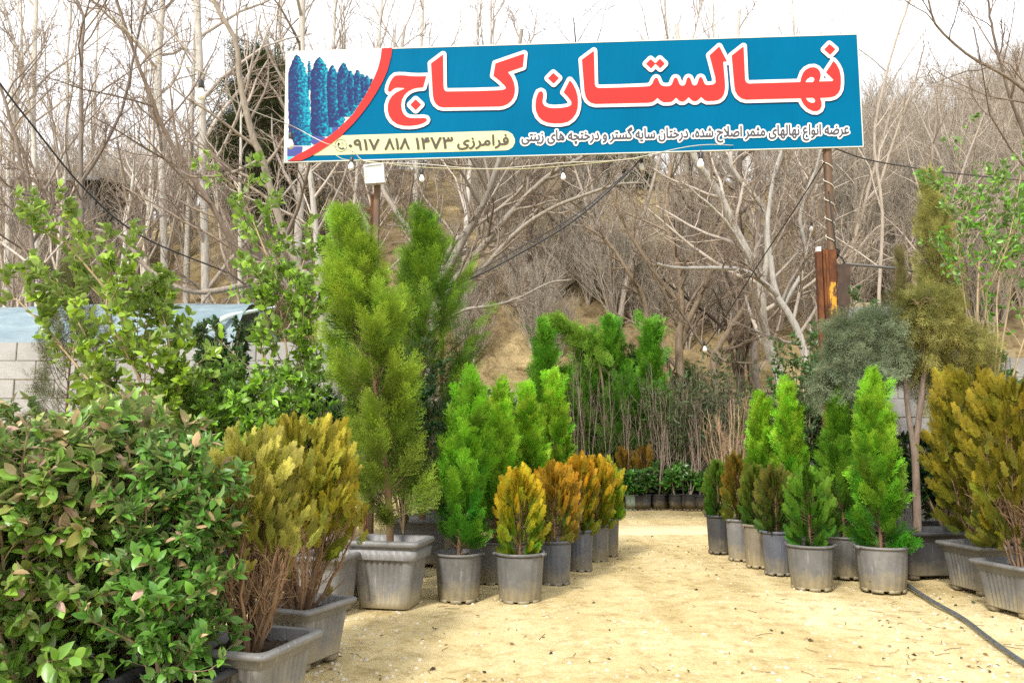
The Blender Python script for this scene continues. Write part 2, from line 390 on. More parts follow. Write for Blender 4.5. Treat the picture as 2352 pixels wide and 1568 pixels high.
# pale concrete strip across the track, a little proud of the earth
m = plain('pale dusty concrete', (.60, .49, .29), .9, 0, .2, .16, 5); M['concrete_pale'] = m
mb = MB(); p0, p1 = gnd(1340, 1207), gnd(1345, 1224)
xs = np.linspace(p0.x - 1.2, gnd(1700, 1215).x + .6, 40)
prof = [(p0.y + .05, -.03), (p0.y, .014), ((p0.y + p1.y) / 2, .019), (p1.y, .014), (p1.y - .05, -.03)]
v = []; 
for x in xs:
    for (yy, zz) in prof: v.append((x, yy + .02 * math.sin(x * 5) + rs.normal(0, .012), zz))
i = np.arange(len(xs) - 1)[:, None] * 5 + np.arange(4)[None]
mb.add(v, np.stack([i, i + 1, i + 6, i + 5], -1).reshape(-1, 4)); tag(mb.build('path', m), kind='structure')

# hill behind the terrace wall
WALL_Y = 17.4
def hill_z(X, Y):
    d = np.clip(Y - WALL_Y, 0, 200)
    px = 1176 + X / np.maximum(Y, 1) * 1829
    top = np.interp(px, [-400, 300, 700, 1250, 1750, 2000, 2352, 2900], [13, 12.5, 15.5, 17.5, 15.5, 14.5, 17, 19])
    s = d / (d + 16.0); rise = top * 1.28 * s
    return np.where(Y < WALL_Y + .2, 1.0, 2.1) + rise + (.55 * fbm(X * .25, Y * .25, 11) + .16 * fbm(X * 1.3, Y * 1.3, 12)) * np.clip(d / 6, 0, 1)
m, n, b, o = new_mat('dry hillside'); ob = coords(n)
n1 = noise(n, .35, 5, .65, ob); n2 = noise(n, 3.2, 8, .78, ob, .5)
r1 = ramp(n, n1.outputs[0], [(.3, (.17, .13, .075)), (.5, (.30, .23, .12)), (.70, (.48, .375, .195))])
r2 = ramp(n, n2.outputs[0], [(.34, (.30, .25, .2)), (.5, (.9, .88, .85)), (.64, (1.2, 1.2, 1.2))])
n.links.new(mixrgb(n, r1.outputs[0], r2.outputs[0], 1.0, 'MULTIPLY'), b.inputs['Base Color']); b.inputs['Roughness'].default_value = 1; b.inputs['Specular IOR Level'].default_value = .1
bump(n, b, n2.outputs[0], .9, .15); M['hill'] = m
mb = MB(); mb.add(*grid(np.linspace(-70, 75, 146), np.concatenate([[WALL_Y + .17], np.linspace(WALL_Y + .22, 26, 30), np.linspace(27, 95, 60)]), hill_z)); tag(mb.build('hill', m), kind='structure')
def on_hill(x, Y): return float(hill_z(np.array([x]), np.array([Y]))[0])

# terrace wall of small pavers under the hill
m, n, b, o = new_mat('grey paver courses'); br = n.nodes.new('ShaderNodeTexBrick')
n.links.new(coords(n, 'Object'), br.inputs['Vector'])
mp = br.inputs['Vector'].links[0].from_socket; sx = n.nodes.new('ShaderNodeSeparateXYZ'); cb = n.nodes.new('ShaderNodeCombineXYZ'); n.links.new(mp, sx.inputs[0])
n.links.new(sx.outputs[0], cb.inputs[0]); n.links.new(sx.outputs[2], cb.inputs[1]); n.links.new(cb.outputs[0], br.inputs['Vector'])
for k, vv in (('Scale', 1.0), ('Brick Width', .2), ('Row Height', .098), ('Mortar Size', .008), ('Bias', -.1)): br.inputs[k].default_value = vv
br.inputs['Color1'].default_value = (.24, .21, .17, 1); br.inputs['Color2'].default_value = (.15, .135, .115, 1); br.inputs['Mortar'].default_value = (.05, .045, .04, 1)
n.links.new(br.outputs['Color'], b.inputs['Base Color']); b.inputs['Roughness'].default_value = .9; bump(n, b, br.outputs['Fac'], -.4, .01)
w = thing('retaining_wall', 'low grey paver retaining wall at the foot of the brown hillside', 'wall', (0, WALL_Y, 0))
mb = MB(); box(mb, (2, .1, 1.05), (60, .2, 2.26)); mb.build('wall_face', m, w, False)
mb = MB(); xs = np.arange(-27.6, 32, .42)
for x in xs: box(mb, (x + .2, .1, 2.225 + rs.normal(0, .006)), (.40, .29, .07), rs.normal(0, .01))
mb.build('coping', plain('coping stone', (.34, .29, .2), .9, 0, .2, .25, 6), w, False)

# ---------------------------------------------------------------- concrete block walls
m, n, b, o = new_mat('concrete block'); ob = coords(n); a = n.nodes.new('ShaderNodeAttribute'); a.attribute_name = 'tint'
n1 = noise(n, 60, 5, .7, ob); n2 = noise(n, 3, 4, .6, ob)
r1 = ramp(n, n1.outputs[0], [(.3, (.72,) * 3), (.5, (1,) * 3), (.7, (1.1,) * 3)]); r2 = ramp(n, n2.outputs[0], [(.3, (.85, .84, .82)), (.6, (1.05,) * 3)])
n.links.new(mixrgb(n, mixrgb(n, a.outputs['Color'], r1.outputs[0], 1, 'MULTIPLY'), r2.outputs[0], 1, 'MULTIPLY'), b.inputs['Base Color'])
b.inputs['Roughness'].default_value = .95; b.inputs['Specular IOR Level'].default_value = .15; bump(n, b, n1.outputs[0], .6, .006); M['block'] = m
M['mortar'] = plain('sandy mortar', (.40, .33, .21), .95, 0, .1, .25, 20)
def block_wall(name, label, x0, x1, Y, tops, rz=0.0, off=0.0):
    """tops: list of (x limit, height) steps from x0 to x1"""
    w = thing(name, label, 'wall', (x0, Y, 0), rz); mb = MB(); mm = MB(); H, Lb = .2, .44
    for r in range(int(max(t[1] for t in tops) / (H + .008) + .5)):
        z = r * (H + .008); x = -(.22 if r % 2 else 0) - off
        while x < x1 - x0:
            a0, a1 = max(x, 0), min(x + Lb, x1 - x0); mid = x0 + (a0 + a1) / 2
            top = next((t[1] for t in tops if mid <= t[0]), tops[-1][1])
            if a1 - a0 > .06 and z + H * .6 < top:
                k = .34 * rs.uniform(.9, 1.06)
                box(mb, ((a0 + a1) / 2, .1 + rs.normal(0, .003), z + H / 2 + rs.normal(0, .002)), (a1 - a0 - .008, .2, H), rs.normal(0, .004), (k, k * .985, k * .96), .006)
            x += Lb + .004
    prev = 0.0
    for lim, top in tops:
        a1 = min(lim, x1) - x0
        if a1 > prev: box(mm, ((prev + a1) / 2, .1, (top - .03) / 2), (a1 - prev - .012, .165, top - .03)); prev = a1
    mb.build('block_courses', M['block'], w, False); mm.build('mortar_core', M['mortar'], w, False)
    return w
xr = at(752, 783, 8.8).x
block_wall('block_wall', 'pale grey concrete block wall behind the leafy shrubs, below the plastic tunnel', -9.5, xr, 8.8, [(xr, 2.29)])
w = block_wall('block_pillar', 'narrow concrete block pillar behind the tall yellow green cypress', at(752, 700, 8.9).x, at(790, 700, 8.9).x, 8.75, [(99, at(770, 690, 8.8).z)])
block_wall('block_wall', 'stepped concrete block wall at the right edge behind the brown green shrubs', at(2270, 800, 8.4).x, 9.5, 8.4, [(at(2336, 800, 8.4).x, at(2300, 795, 8.4).z), (99, at(2340, 836, 8.4).z)])
block_wall('block_wall', 'rough concrete block wall end between the rusty column and grey juniper', at(1962, 700, 8.9).x, at(2200, 700, 8.9).x, 8.9, [(at(2015, 690, 8.9).x, at(1990, 688, 8.9).z), (99, at(2130, 800, 8.9).z)])

# ---------------------------------------------------------------- plastic tunnel behind the left wall
m, n, b, o = new_mat('milky plastic film'); nz = noise(n, 2.5, 5, .6, coords(n, 'Object', (1, 3, 1))); r = ramp(n, nz.outputs[0], [(.3, (.12, .175, .205)), (.55, (.18, .245, .275)), (.75, (.28, .345, .36))])
n.links.new(r.outputs[0], b.inputs['Base Color']); b.inputs['Roughness'].default_value = .42; b.inputs['Specular IOR Level'].default_value = .3
n2 = noise(n, 5, 4, .6, coords(n, 'Object', (.6, 4, 4))); bump(n, b, n2.outputs[0], .35, .05)
tn = thing('plastic_tunnel', 'low tunnel of pale blue plastic film behind the concrete block wall', 'tunnel', (0, 9.3, 0))
xe = at(600, 690, 10.5).x; zr = at(600, 690, 10.5).z; xs = np.linspace(-12, xe, 60); th = np.linspace(0, math.pi, 15)
v = []
for i, x in enumerate(xs):
    sag = .07 * abs(math.sin((x - xe) * 1.45)) ** 2 + .03 * math.sin(x * 3.1) + (.12 * (xe - x) / 8)
    for k in th: v.append((x, 1.25 - 1.2 * math.cos(k), 1.5 + (zr - sag - 1.5) * math.sin(k) ** .8 + .012 * math.sin(9 * k + x * 4)))
i = np.arange(len(xs) - 1)[:, None] * 15 + np.arange(14)[None]
mb = MB(); mb.add(v, np.stack([i, i + 15, i + 16, i + 1], -1).reshape(-1, 4)); mb.build('film_cover', m, tn)
mb = MB(); ex = at(655, 760, 9.9).x; v = [(xe - .02, 1.25, zr + .01)]
for k in range(11):
    t = k / 10; v.append((xe + (ex - xe) * (.35 + .65 * math.sin(math.pi * t)) + .05 * (k % 2), .02 + 2.4 * t, 1.5 + .25 * math.sin(math.pi * t)))
mb.add(v, None, [(0, k, k + 1) for k in range(1, 11)]); mb.build('end_flap', m, tn, False)
mb = MB()
pa = [at(x, y, 9.75) - Vector((0, 9.3, 0)) for x, y in ((598, 691), (560, 712), (525, 740), (497, 775))]
tubes(mb, smooth_line([pa[0] + Vector((0, .6, .02)), pa[1] + Vector((0, .25, .02)), pa[2] + Vector((0, -.1, .04)), pa[3] + Vector((0, -.4, .02))], 10), np.linspace(.015, .05, 10), 5); mb.build('seam_fold', plain('pale tape', (.55, .66, .60), .4), tn)

# ---------------------------------------------------------------- hut far left
hx = at(120, 500, 20).x; hz0 = on_hill(hx, 20.5); hut = thing('hut', 'small grey boarded hut behind the bare trees at far left', 'hut', (hx, 20, hz0 - .6))
M['board'] = plain('weathered board', (.115, .105, .10), .9, 0, .2, .35, 5)
zt = at(120, 420, 20).z - (hz0 - .6)
mb = MB()
for k in range(16): box(mb, (-1.05 + .14 * k, 0, zt / 2), (.132, .12, zt + rs.normal(0, .01))); 
box(mb, (0, .9, zt / 2), (2.2, 1.6, zt - .05)); mb.build('wall', M['board'], hut, False)
mb = MB(); v = [(-1.35, -.4, zt - .05), (1.35, -.4, zt - .05), (1.35, 2.2, zt + .45), (-1.35, 2.2, zt + .45)]
mb.add(v + [(a, bb, c + .07) for a, bb, c in v], [(3, 2, 1, 0), (4, 5, 6, 7), (0, 1, 5, 4), (1, 2, 6, 5), (2, 3, 7, 6), (3, 0, 4, 7)]); mb.build('roof', plain('grey sheet roof', (.16, .155, .15), .6, .2, .4, .2, 4), hut, False)

# ================================================================ SIGN
SY = 8.45
def SP(sx, sy, d=0.0):     # a place on the hoarding's face, measured in pixels of the full-size photograph
    p = at(sx * .91875, sy * .91875, SY); p.y -= d; return p
def emit(name, c, rough=.55): return plain(name, c, rough, 0, .06)
m, n, b, o = new_mat('printed blue banner'); ob = coords(n); nz = noise(n, .9, 4, .6, ob); r = ramp(n, nz.outputs[0], [(.3, (.0, .098, .205)), (.7, (.0, .118, .245))])
n.links.new(r.outputs[0], b.inputs['Base Color']); b.inputs['Roughness'].default_value = .6; b.inputs['Specular IOR Level'].default_value = .03
n2 = noise(n, 2.2, 4, .55, coords(n, 'Object', (1, 1, .16)), .6); bump(n, b, n2.outputs[0], .55, .05); M['s_blue'] = m
M['s_red'] = emit('printed coral red', (.62, .036, .034)); M['s_white'] = emit('printed white', (.62, .62, .615)); M['s_dark'] = emit('printed dark edge', (.01, .03, .08))
M['s_cream'] = emit('printed cream', (.58, .60, .33)); M['s_text'] = emit('printed grey text', (.09, .075, .065)); M['s_text2'] = emit('printed slate text', (.07, .07, .09))
base = gnd(1320, 1300); base.y = SY; base.x = SP(1430, 300).x
sign = thing('hoarding_sign', 'long blue roadside sign with red and white Persian lettering on two poles', 'sign', (base.x, SY, 0))
O = Vector((base.x, SY, 0))
mb = MB(); cs = [SP(713.2, 404.9), SP(2157, 365.7), SP(2142, 87.1), SP(718.4, 130.6)]; hexa(mb, [p - O for p in cs], .02); mb.build('panel', M['s_blue'], sign, False)
mb = MB()      # thin folded edge round the panel, 2 mm proud
cen = sum(cs, Vector()) / 4
for k in range(4):
    a, bb = cs[k], cs[(k + 1) % 4]; dd = (bb - a).normalized(); nn = Vector((dd.z, 0, -dd.x)); nn = nn if nn.dot(a - cen) > 0 else -nn
    w_ = .016 if k == 3 else .009
    q = [a - dd * w_ + nn * w_, bb + dd * w_ + nn * w_, bb - nn * .001, a - nn * .001]
    if k in (1, 2): q = [a + nn * w_, bb + nn * w_, bb - nn * .001, a - nn * .001]
    q = [p + Vector((0, -.003 - .0004 * k, 0)) - O for p in q]
    if (q[1] - q[0]).cross(q[2] - q[1]).y > 0: q = q[::-1]
    hexa(mb, q, .03)
mb.build('frame_edge', plain('pale banner hem', (.55, .56, .5), .6), sign, False)

def wconv(win, pts): return [(win[0] + x * win[2], win[1] + y * win[2]) for x, y in pts]
W1, W2, W3, W4, W5 = (950, 110, .17029), (1310, 110, .17029), (1580, 90, .11925), (1800, 80, .16198), (700, 100, .19776)
jeem = wconv(W1, [(120,680),(128,630),(150,570),(185,510),(225,475),(270,468),(360,470),(450,480),(560,484),(680,480),(635,645),(560,650),(490,665),(420,700),(360,755),(325,820),(312,900),(320,970),(345,1030),(390,1075),(440,1092),(520,1097),(640,1092),(680,1100),(690,1120),(675,1145),(620,1175),(540,1198),(440,1208),(340,1205),(250,1180),(180,1130),(135,1060),(115,980),(117,900),(140,830),(180,770),(240,720),(310,685),(380,657),(300,648),(240,648),(200,665),(165,700),(140,712),(123,700)])
kaf = wconv(W1, [(750,295),(927,162),(932,600),(938,660),(955,695),(985,706),(1400,700),(1700,690),(1800,683),(1845,665),(1848,650),(1830,620),(1760,550),(1665,475),(1695,295),(2117,150),(2098,345),(1875,420),(1930,490),(1965,570),(1980,650),(1978,720),(1960,790),(1925,845),(1870,890),(1800,918),(1740,925),(930,938),(870,925),(820,885),(790,830),(777,760)])
noon = wconv(W2, [(250,700),(275,715),(283,750),(280,800),(270,840),(275,880),(300,915),(350,940),(430,950),(550,945),(640,930),(690,905),(697,870),(680,830),(640,780),(580,718),(672,538),(720,600),(760,680),(785,770),(792,860),(785,950),(760,1030),(710,1100),(640,1150),(550,1170),(450,1173),(350,1162),(270,1130),(210,1070),(175,990),(168,920),(172,840),(190,770),(215,715)])
stan = wconv(W2, [(848,240),(1025,108),(1038,600),(1055,640),(1090,655),(1400,648),(1780,633)]) + wconv(W3, [(370,1060),(420,1015),(450,940),(480,895),(505,885),(530,895),(550,940),(575,1000),(610,1045),(670,1065),(770,1065),(820,1040),(845,990),(865,925),(890,890),(915,884),(940,895),(965,950),(990,1020),(1020,1050),(1060,1057),(1100,1040),(1120,1000),(1140,920),(1160,885),(1185,877),(1210,890),(1235,950),(1255,1015),(1285,1045),(1320,1050),(1355,1030),(1375,980),(1395,910),(1415,880),(1440,873),(1465,885),(1485,930),(1510,1000),(1540,1035),(1590,1040),(1690,1030),(1730,1010),(1747,980),(1740,880),(1620,420),(1825,230),(1988,548),(1905,545),(1945,1000),(1945,1110),(1925,1220),(1880,1300),(1810,1350),(1730,1368),(1570,1375),(1510,1350),(1443,1285),(1390,1345),(1340,1378),(1290,1378),(1240,1350),(1183,1290),(1130,1350),(1080,1382),(1020,1385),(970,1355),(920,1298),(870,1355),(820,1390),(760,1398),(660,1398),(600,1370),(528,1308),(470,1365),(420,1395),(340,1410),(0,1417)]) + wconv(W2, [(1050,887),(980,870),(930,830),(900,770),(885,700)])
naha = wconv(W4, [(175,375),(360,230),(383,740),(400,785),(440,805),(1235,782),(1245,720),(1275,640),(1320,590),(1380,558),(1450,553),(1500,575),(1535,615),(1550,670),(1540,730),(1520,773),(1730,768),(1745,745),(1630,632),(1747,455),(1800,520),(1840,600),(1858,690),(1860,800),(1850,890),(1820,950),(1770,995),(1700,1017),(1535,1025),(1560,1080),(1562,1150),(1540,1200),(1490,1230),(1430,1228),(1350,1190),(1290,1130),(1255,1070),(1240,1030),(400,1052),(330,1035),(270,990),(230,920),(215,830)])
holes = [wconv(W4, [(1308,785),(1340,735),(1390,702),(1430,703),(1452,730),(1445,765),(1425,783)]), wconv(W4, [(1315,1025),(1350,1075),(1400,1102),(1445,1100),(1465,1075),(1455,1045),(1430,1022)])]
dots = [wconv(W1, [(525,820),(605,895),(525,978),(447,900)]), wconv(W2, [(430,432),(512,508),(435,590),(350,512)]), wconv(W3, [(388,497),(490,588),(398,695),(290,598)]), wconv(W3, [(580,490),(685,590),(588,690),(486,588)]), wconv(W4, [(1683,195),(1775,275),(1695,362),(1603,280)])]
solid = [jeem, kaf, noon, stan, naha] + dots

def sdf(polys, X, Y):
    """signed distance (negative inside, even-odd rule)"""
    D = np.full(X.shape, 1e9); ins = np.zeros(X.shape, bool)
    for p in polys:
        for (x0, y0), (x1, y1) in zip(p, p[1:] + p[:1]):
            dx, dy = x1 - x0, y1 - y0; L = dx * dx + dy * dy
            if L < 1e-9: continue
            t = np.clip(((X - x0) * dx + (Y - y0) * dy) / L, 0, 1)
            D = np.minimum(D, (X - x0 - t * dx) ** 2 + (Y - y0 - t * dy) ** 2)
            if dy: ins ^= ((y0 > Y) != (y1 > Y)) & (X < x0 + (Y - y0) * dx / dy)
    return np.where(ins, -1, 1) * np.sqrt(D)
def iso_fill(mb, F, gx, gy, place):
    """fill F<0 by marching squares; place(x, y) arrays -> (N,3)"""
    V, Q, T = [], [], []; ny, nx = F.shape; inside = F < 0
    full = inside[:-1, :-1] & inside[1:, :-1] & inside[:-1, 1:] & inside[1:, 1:]; anyc = inside[:-1, :-1] | inside[1:, :-1] | inside[:-1, 1:] | inside[1:, 1:]
    for j in range(ny - 1):
        i = 0
        while i < nx - 1:
            if full[j, i]:
                i0 = i
                while i < nx - 1 and full[j, i]: i += 1
                k = len(V); V += [(gx[i0], gy[j]), (gx[i], gy[j]), (gx[i], gy[j + 1]), (gx[i0], gy[j + 1])]; Q.append((k, k + 3, k + 2, k + 1)); continue
            if anyc[j, i]:
                cs_ = [(i, j), (i + 1, j), (i + 1, j + 1), (i, j + 1)]; poly = []
                for a in range(4):
                    (ia, ja), (ib, jb) = cs_[a], cs_[(a + 1) % 4]; fa, fb = F[ja, ia], F[jb, ib]
                    if fa < 0: poly.append((gx[ia], gy[ja]))
                    if (fa < 0) != (fb < 0):
                        t = fa / (fa - fb); poly.append((gx[ia] + t * (gx[ib] - gx[ia]), gy[ja] + t * (gy[jb] - gy[ja])))
                k = len(V); V += poly
                for a in range(1, len(poly) - 1): T.append((k, k + a + 1, k + a))
            i += 1
    V = np.array(V); mb.add(place(V[:, 0], V[:, 1]), Q, T)
cs0 = [SP(0, 0), SP(2560, 0), SP(0, 1707)]
def sign_place(d):
    def f(x, y):
        return np.array([tuple(SP(a, bb, d) - O) for a, bb in zip(x, y)])
    return f
gx = np.arange(955, 2130, 2.0); gy = np.arange(95, 345, 2.0); GX, GY = np.meshgrid(gx, gy)
D0 = np.minimum.reduce([sdf([p], GX, GY) for p in solid])
DH = np.minimum.reduce([sdf([p], GX, GY) for p in holes])
mb = MB(); iso_fill(mb, D0 - 9.8, gx + .9, gy + 1.6, sign_place(.004)); mb.build('title_shadow', M['s_dark'], sign, False)
mb = MB(); iso_fill(mb, D0 - 8.6, gx, gy, sign_place(.008)); mb.build('title_outline', M['s_white'], sign, False)
mb = MB(); iso_fill(mb, np.maximum(D0, -DH), gx, gy, sign_place(.012)); mb.build('title_lettering', M['s_red'], sign, False)

# corner picture: a row of clipped blue cypresses on white, with the red sweep and cream strip
inner = wconv(W5, [(1288,113),(1275,230),(1240,370),(1190,490),(1140,600),(1080,710),(1000,830),(920,950),(830,1040),(740,1130),(600,1240),(480,1310),(350,1390),(200,1470),(100,1533)])
outer = wconv(W5, [(1422,107),(1405,220),(1360,390),(1300,530),(1220,670),(1130,810),(1040,930),(930,1060),(780,1210),(640,1320),(500,1410),(380,1480),(268,1529)])
def fill_poly(name, polys, mat, d, step=2.0):
    xs_ = [x for p in polys for x, _ in p]; ys_ = [y for p in polys for _, y in p]
    gx_ = np.arange(min(xs_) - 3, max(xs_) + 4, step); gy_ = np.arange(min(ys_) - 3, max(ys_) + 4, step); A, B_ = np.meshgrid(gx_, gy_)
    mb = MB(); iso_fill(mb, np.minimum.reduce([sdf([p], A, B_) for p in polys]), gx_, gy_, sign_place(d)); return mb.build(name, mat, sign, False)
pict = [(719.5, 131.5)] + inner + [(714.5, 404)]
fill_poly('picture_sky', [pict], M['s_white'], .004)
strip = [(856, 339), (1255, 327.5), (1270, 329), (1281, 336), (1287, 348), (1287, 358), (1282, 368), (1272, 375), (1262, 376.5), (780, 389.5)]
fill_poly('phone_strip', [strip], M['s_cream'], .004)
fill_poly('red_sweep', [inner + outer[::-1]], M['s_red'], .012)
m, n, b, o = new_mat('printed blue cypress'); ob = coords(n); a = n.nodes.new('ShaderNodeAttribute'); a.attribute_name = 'tint'
nz = noise(n, 34, 4, .7, ob); sepa = n.nodes.new('ShaderNodeSeparateXYZ'); n.links.new(a.outputs['Vector'], sepa.inputs[0])
ma = n.nodes.new('ShaderNodeMath'); ma.operation = 'MULTIPLY_ADD'; ma.inputs[1].default_value = .30; n.links.new(sepa.outputs[0], ma.inputs[0]); n.links.new(nz.outputs[0], ma.inputs[2])
r = ramp(n, ma.outputs[0], [(.54, (.022, .026, .10)), (.66, (.012, .06, .16)), (.76, (.005, .20, .30)), (.92, (.04, .40, .45))]); n.links.new(r.outputs[0], b.inputs['Base Color']); b.inputs['Roughness'].default_value = .55; b.inputs['Specular IOR Level'].default_value = .06
M['s_cyp'] = m
mb = MB(); rr = np.random.default_rng(5)
def in_pict_x(y): return np.interp(y, [p[1] for p in inner], [p[0] for p in inner]) - .5
colm = [(105,1330,185,250,40), (350,640,270,420,200),(410,690,240,1240,330),(615,830,320,1110,660),(730,950,285,970,800),(870,1000,390,900,880),(945,1075,385,820,975),(1030,1130,430,730,1040),(1080,1165,455,640,1095),(1130,1180,480,600,1150)]
colm = [(108,425,185,1340,215),(348,402,255,640,372),(385,690,215,1225,500),(615,830,320,1110,660),(730,950,285,975,800),(868,1003,390,900,890),(943,1080,378,830,978),(1028,1130,432,740,1045),(1078,1165,452,650,1098),(1135,1182,485,600,1160)]
for ci, (x0, x1, y0, y1, xt) in enumerate(colm):
    k = 40; L, R_ = [], []
    for j in range(k):
        t = j / (k - 1); e = min(1, (t / .22)) ** .6 * (.74 + .26 * t if t < .9 else .97 - (t - .9) * 1.2)
        xm = xt + ((x0 + x1) / 2 - xt) * t; hw = (x1 - x0) / 2 * e
        L.append((max(xm - hw + rr.normal(0, 5), 104), y0 + t * (y1 - y0))); R_.append((xm + hw + rr.normal(0, 7), y0 + t * (y1 - y0)))
    v, cc = [], []
    for (lx, ly), (rx, ry) in zip(wconv(W5, L), wconv(W5, R_)):
        lim = in_pict_x(ly); ws = [0, .35, .65, 1]
        for u in ws: v.append(tuple(SP(min(lx + (rx - lx) * u, lim), ly, .0055 + .0003 * ci) - O)); cc.append((u, u, u))
    i = np.arange(k - 1)[:, None] * 4 + np.arange(3)[None]
    mb.add(v, np.stack([i, i + 4, i + 5, i + 1], -1).reshape(-1, 4), None, np.array(cc))
mb.build('picture_trees', m, sign, False)
M['s_violet'] = plain('printed violet pots', (.06, .075, .25), .55, 0, .06)
for pp in ([(95,1350),(290,1350),(275,1440),(265,1470),(92,1475)], [(430,1215),(580,1235),(570,1262),(475,1310),(420,1330),(390,1290)], [(665,1110),(735,1100),(738,1128),(655,1190)]): fill_poly('picture_pot', [wconv(W5, pp)], M['s_violet'], .0092)
fill_poly('picture_ground', [wconv(W5, [(92,1478),(195,1473),(95,1530)])], plain('printed turquoise', (.01, .42, .50), .45), .0090)

# small writing
FORMS = {'ا': 'FE8D FE8E', 'ت': 'FE95 FE96 FE97 FE98', 'ث': 'FE99 FE9A FE9B FE9C', 'چ': 'FB7A FB7B FB7C FB7D', 'ح': 'FEA1 FEA2 FEA3 FEA4', 'خ': 'FEA5 FEA6 FEA7 FEA8', 'د': 'FEA9 FEAA', 'ر': 'FEAD FEAE', 'ز': 'FEAF FEB0', 'س': 'FEB1 FEB2 FEB3 FEB4', 'ش': 'FEB5 FEB6 FEB7 FEB8', 'ص': 'FEB9 FEBA FEBB FEBC', 'ض': 'FEBD FEBE FEBF FEC0', 'ع': 'FEC9 FECA FECB FECC', 'ف': 'FED1 FED2 FED3 FED4', 'گ': 'FB92 FB93 FB94 FB95', 'ل': 'FEDD FEDE FEDF FEE0', 'م': 'FEE1 FEE2 FEE3 FEE4', 'ن': 'FEE5 FEE6 FEE7 FEE8', 'ه': 'FEE9 FEEA FEEB FEEC', 'و': 'FEED FEEE', 'ی': 'FBFC FBFD FBFE FBFF', 'ﻻ': 'FEFB FEFC'}
FORMS = {k: [chr(int(c, 16)) for c in v.split()] for k, v in FORMS.items()}
def shape_fa(s):
    s = s.replace('لا', 'ﻻ'); res = []
    for i, ch in enumerate(s):
        f = FORMS.get(ch)
        if not f: res.append(ch); continue
        pj = i > 0 and len(FORMS.get(s[i - 1], [])) == 4; nj = len(f) == 4 and i + 1 < len(s) and s[i + 1] in FORMS
        res.append(f[3] if pj and nj else f[1] if pj else f[2] if nj else f[0])
    return ''.join(res[::-1])
def writing(name, body, box4, mat, d, weight=0.0, outline=None):
    """box4 = (x0, y0_top, y0_bottom, x1, y1_top, y1_bottom) in photograph pixels; weight and outline widen the strokes, in the same pixels"""
    x0, t0, b0, x1, t1, b1 = box4
    c = bpy.data.curves.new('text', 'FONT'); c.body = body; o_ = bpy.data.objects.new('text', c); COL.objects.link(o_)
    cu = o_.to_curve(bpy.context.evaluated_depsgraph_get()); loops = []
    for sp in cu.splines:
        bp = sp.bezier_points; n_ = len(bp); L_ = []
        for a, b in zip(range(n_), list(range(1, n_)) + [0]):
            p0, p1, p2, p3 = [np.array(q_)[:2] for q_ in (bp[a].co, bp[a].handle_right, bp[b].handle_left, bp[b].co)]
            for t_ in (0, .25, .5, .75): L_.append((1 - t_) ** 3 * p0 + 3 * t_ * (1 - t_) ** 2 * p1 + 3 * t_ ** 2 * (1 - t_) * p2 + t_ ** 3 * p3)
        if len(L_) > 2: loops.append(np.array(L_))
    al = np.concatenate(loops); lo_, sp_ = al.min(0), np.ptp(al, axis=0)
    gx_ = np.arange(x0 - 8, x1 + 9, 1.0) + .137; gy_ = np.arange(min(t0, t1) - 8, max(b0, b1) + 9, 1.0) + .219; A, B_ = np.meshgrid(gx_, gy_); D = np.full(A.shape, 1e3); wn = np.zeros(A.shape, int)
    for L_ in loops:
        u, w_ = ((L_ - lo_) / sp_).T; yb, yt = b0 + (b1 - b0) * u, t0 + (t1 - t0) * u; px = np.stack([x0 + (x1 - x0) * u, yb + (yt - yb) * w_], 1)
        for (xa, ya), (xb, yb_) in zip(px, np.roll(px, -1, 0)):
            i0, i1 = np.searchsorted(gx_, (min(xa, xb) - 7, max(xa, xb) + 7)); X_, Y_ = A[:, i0:i1], B_[:, i0:i1]; dx, dy = xb - xa, yb_ - ya
            t_ = np.clip(((X_ - xa) * dx + (Y_ - ya) * dy) / (dx * dx + dy * dy + 1e-9), 0, 1); D[:, i0:i1] = np.minimum(D[:, i0:i1], (X_ - xa - t_ * dx) ** 2 + (Y_ - ya - t_ * dy) ** 2)
            j0, j1 = np.searchsorted(gy_, (min(ya, yb_), max(ya, yb_)))
            for j in range(j0, j1): wn[j] += np.where(gx_ < xa + (gy_[j] - ya) * dx / dy, 1 if dy > 0 else -1, 0)
    ins = wn != 0; o_.to_curve_clear()
    D = np.sqrt(D); S = np.where(ins, -D, D)
    for nm, off, mt, dd in ([(name + '_outline', outline, M['s_white'], d)] if outline else []) + [(name, weight, mat, d + .004)]:
        mb = MB(); iso_fill(mb, S - off, gx_, gy_, sign_place(dd)); mb.build(nm, mt, sign, False)
    bpy.data.objects.remove(o_)
k6 = .22534
def b6(x0, t0, b0, x1, t1, b1): return (780 + x0 * k6, 310 + t0 * k6, 310 + b0 * k6, 780 + x1 * k6, 310 + t1 * k6, 310 + b1 * k6)
writing('phone_lettering', '۰۹۱۷', b6(410, 178, 297, 748, 170, 288), M['s_text'], .008, 1.0)
writing('phone_lettering', '۸۱۸', b6(808, 168, 290, 1083, 162, 282), M['s_text'], .008, 1.0)
writing('phone_lettering', '۱۴۷۳', b6(1152, 158, 285, 1562, 148, 272), M['s_text'], .008, 1.0)
writing('owner_lettering', shape_fa('فرامرزی'), b6(1614, 140, 288, 2180, 118, 268), M['s_text'], .008, .9)
writing('subtitle_lettering', shape_fa('عرضه انواع نهالهای مثمر اصلاح شده، درختان سایه گستر و درختچه های زینتی'), (1304, 325, 368, 2121, 306, 350), M['s_text2'], .008, .75, 4.6)
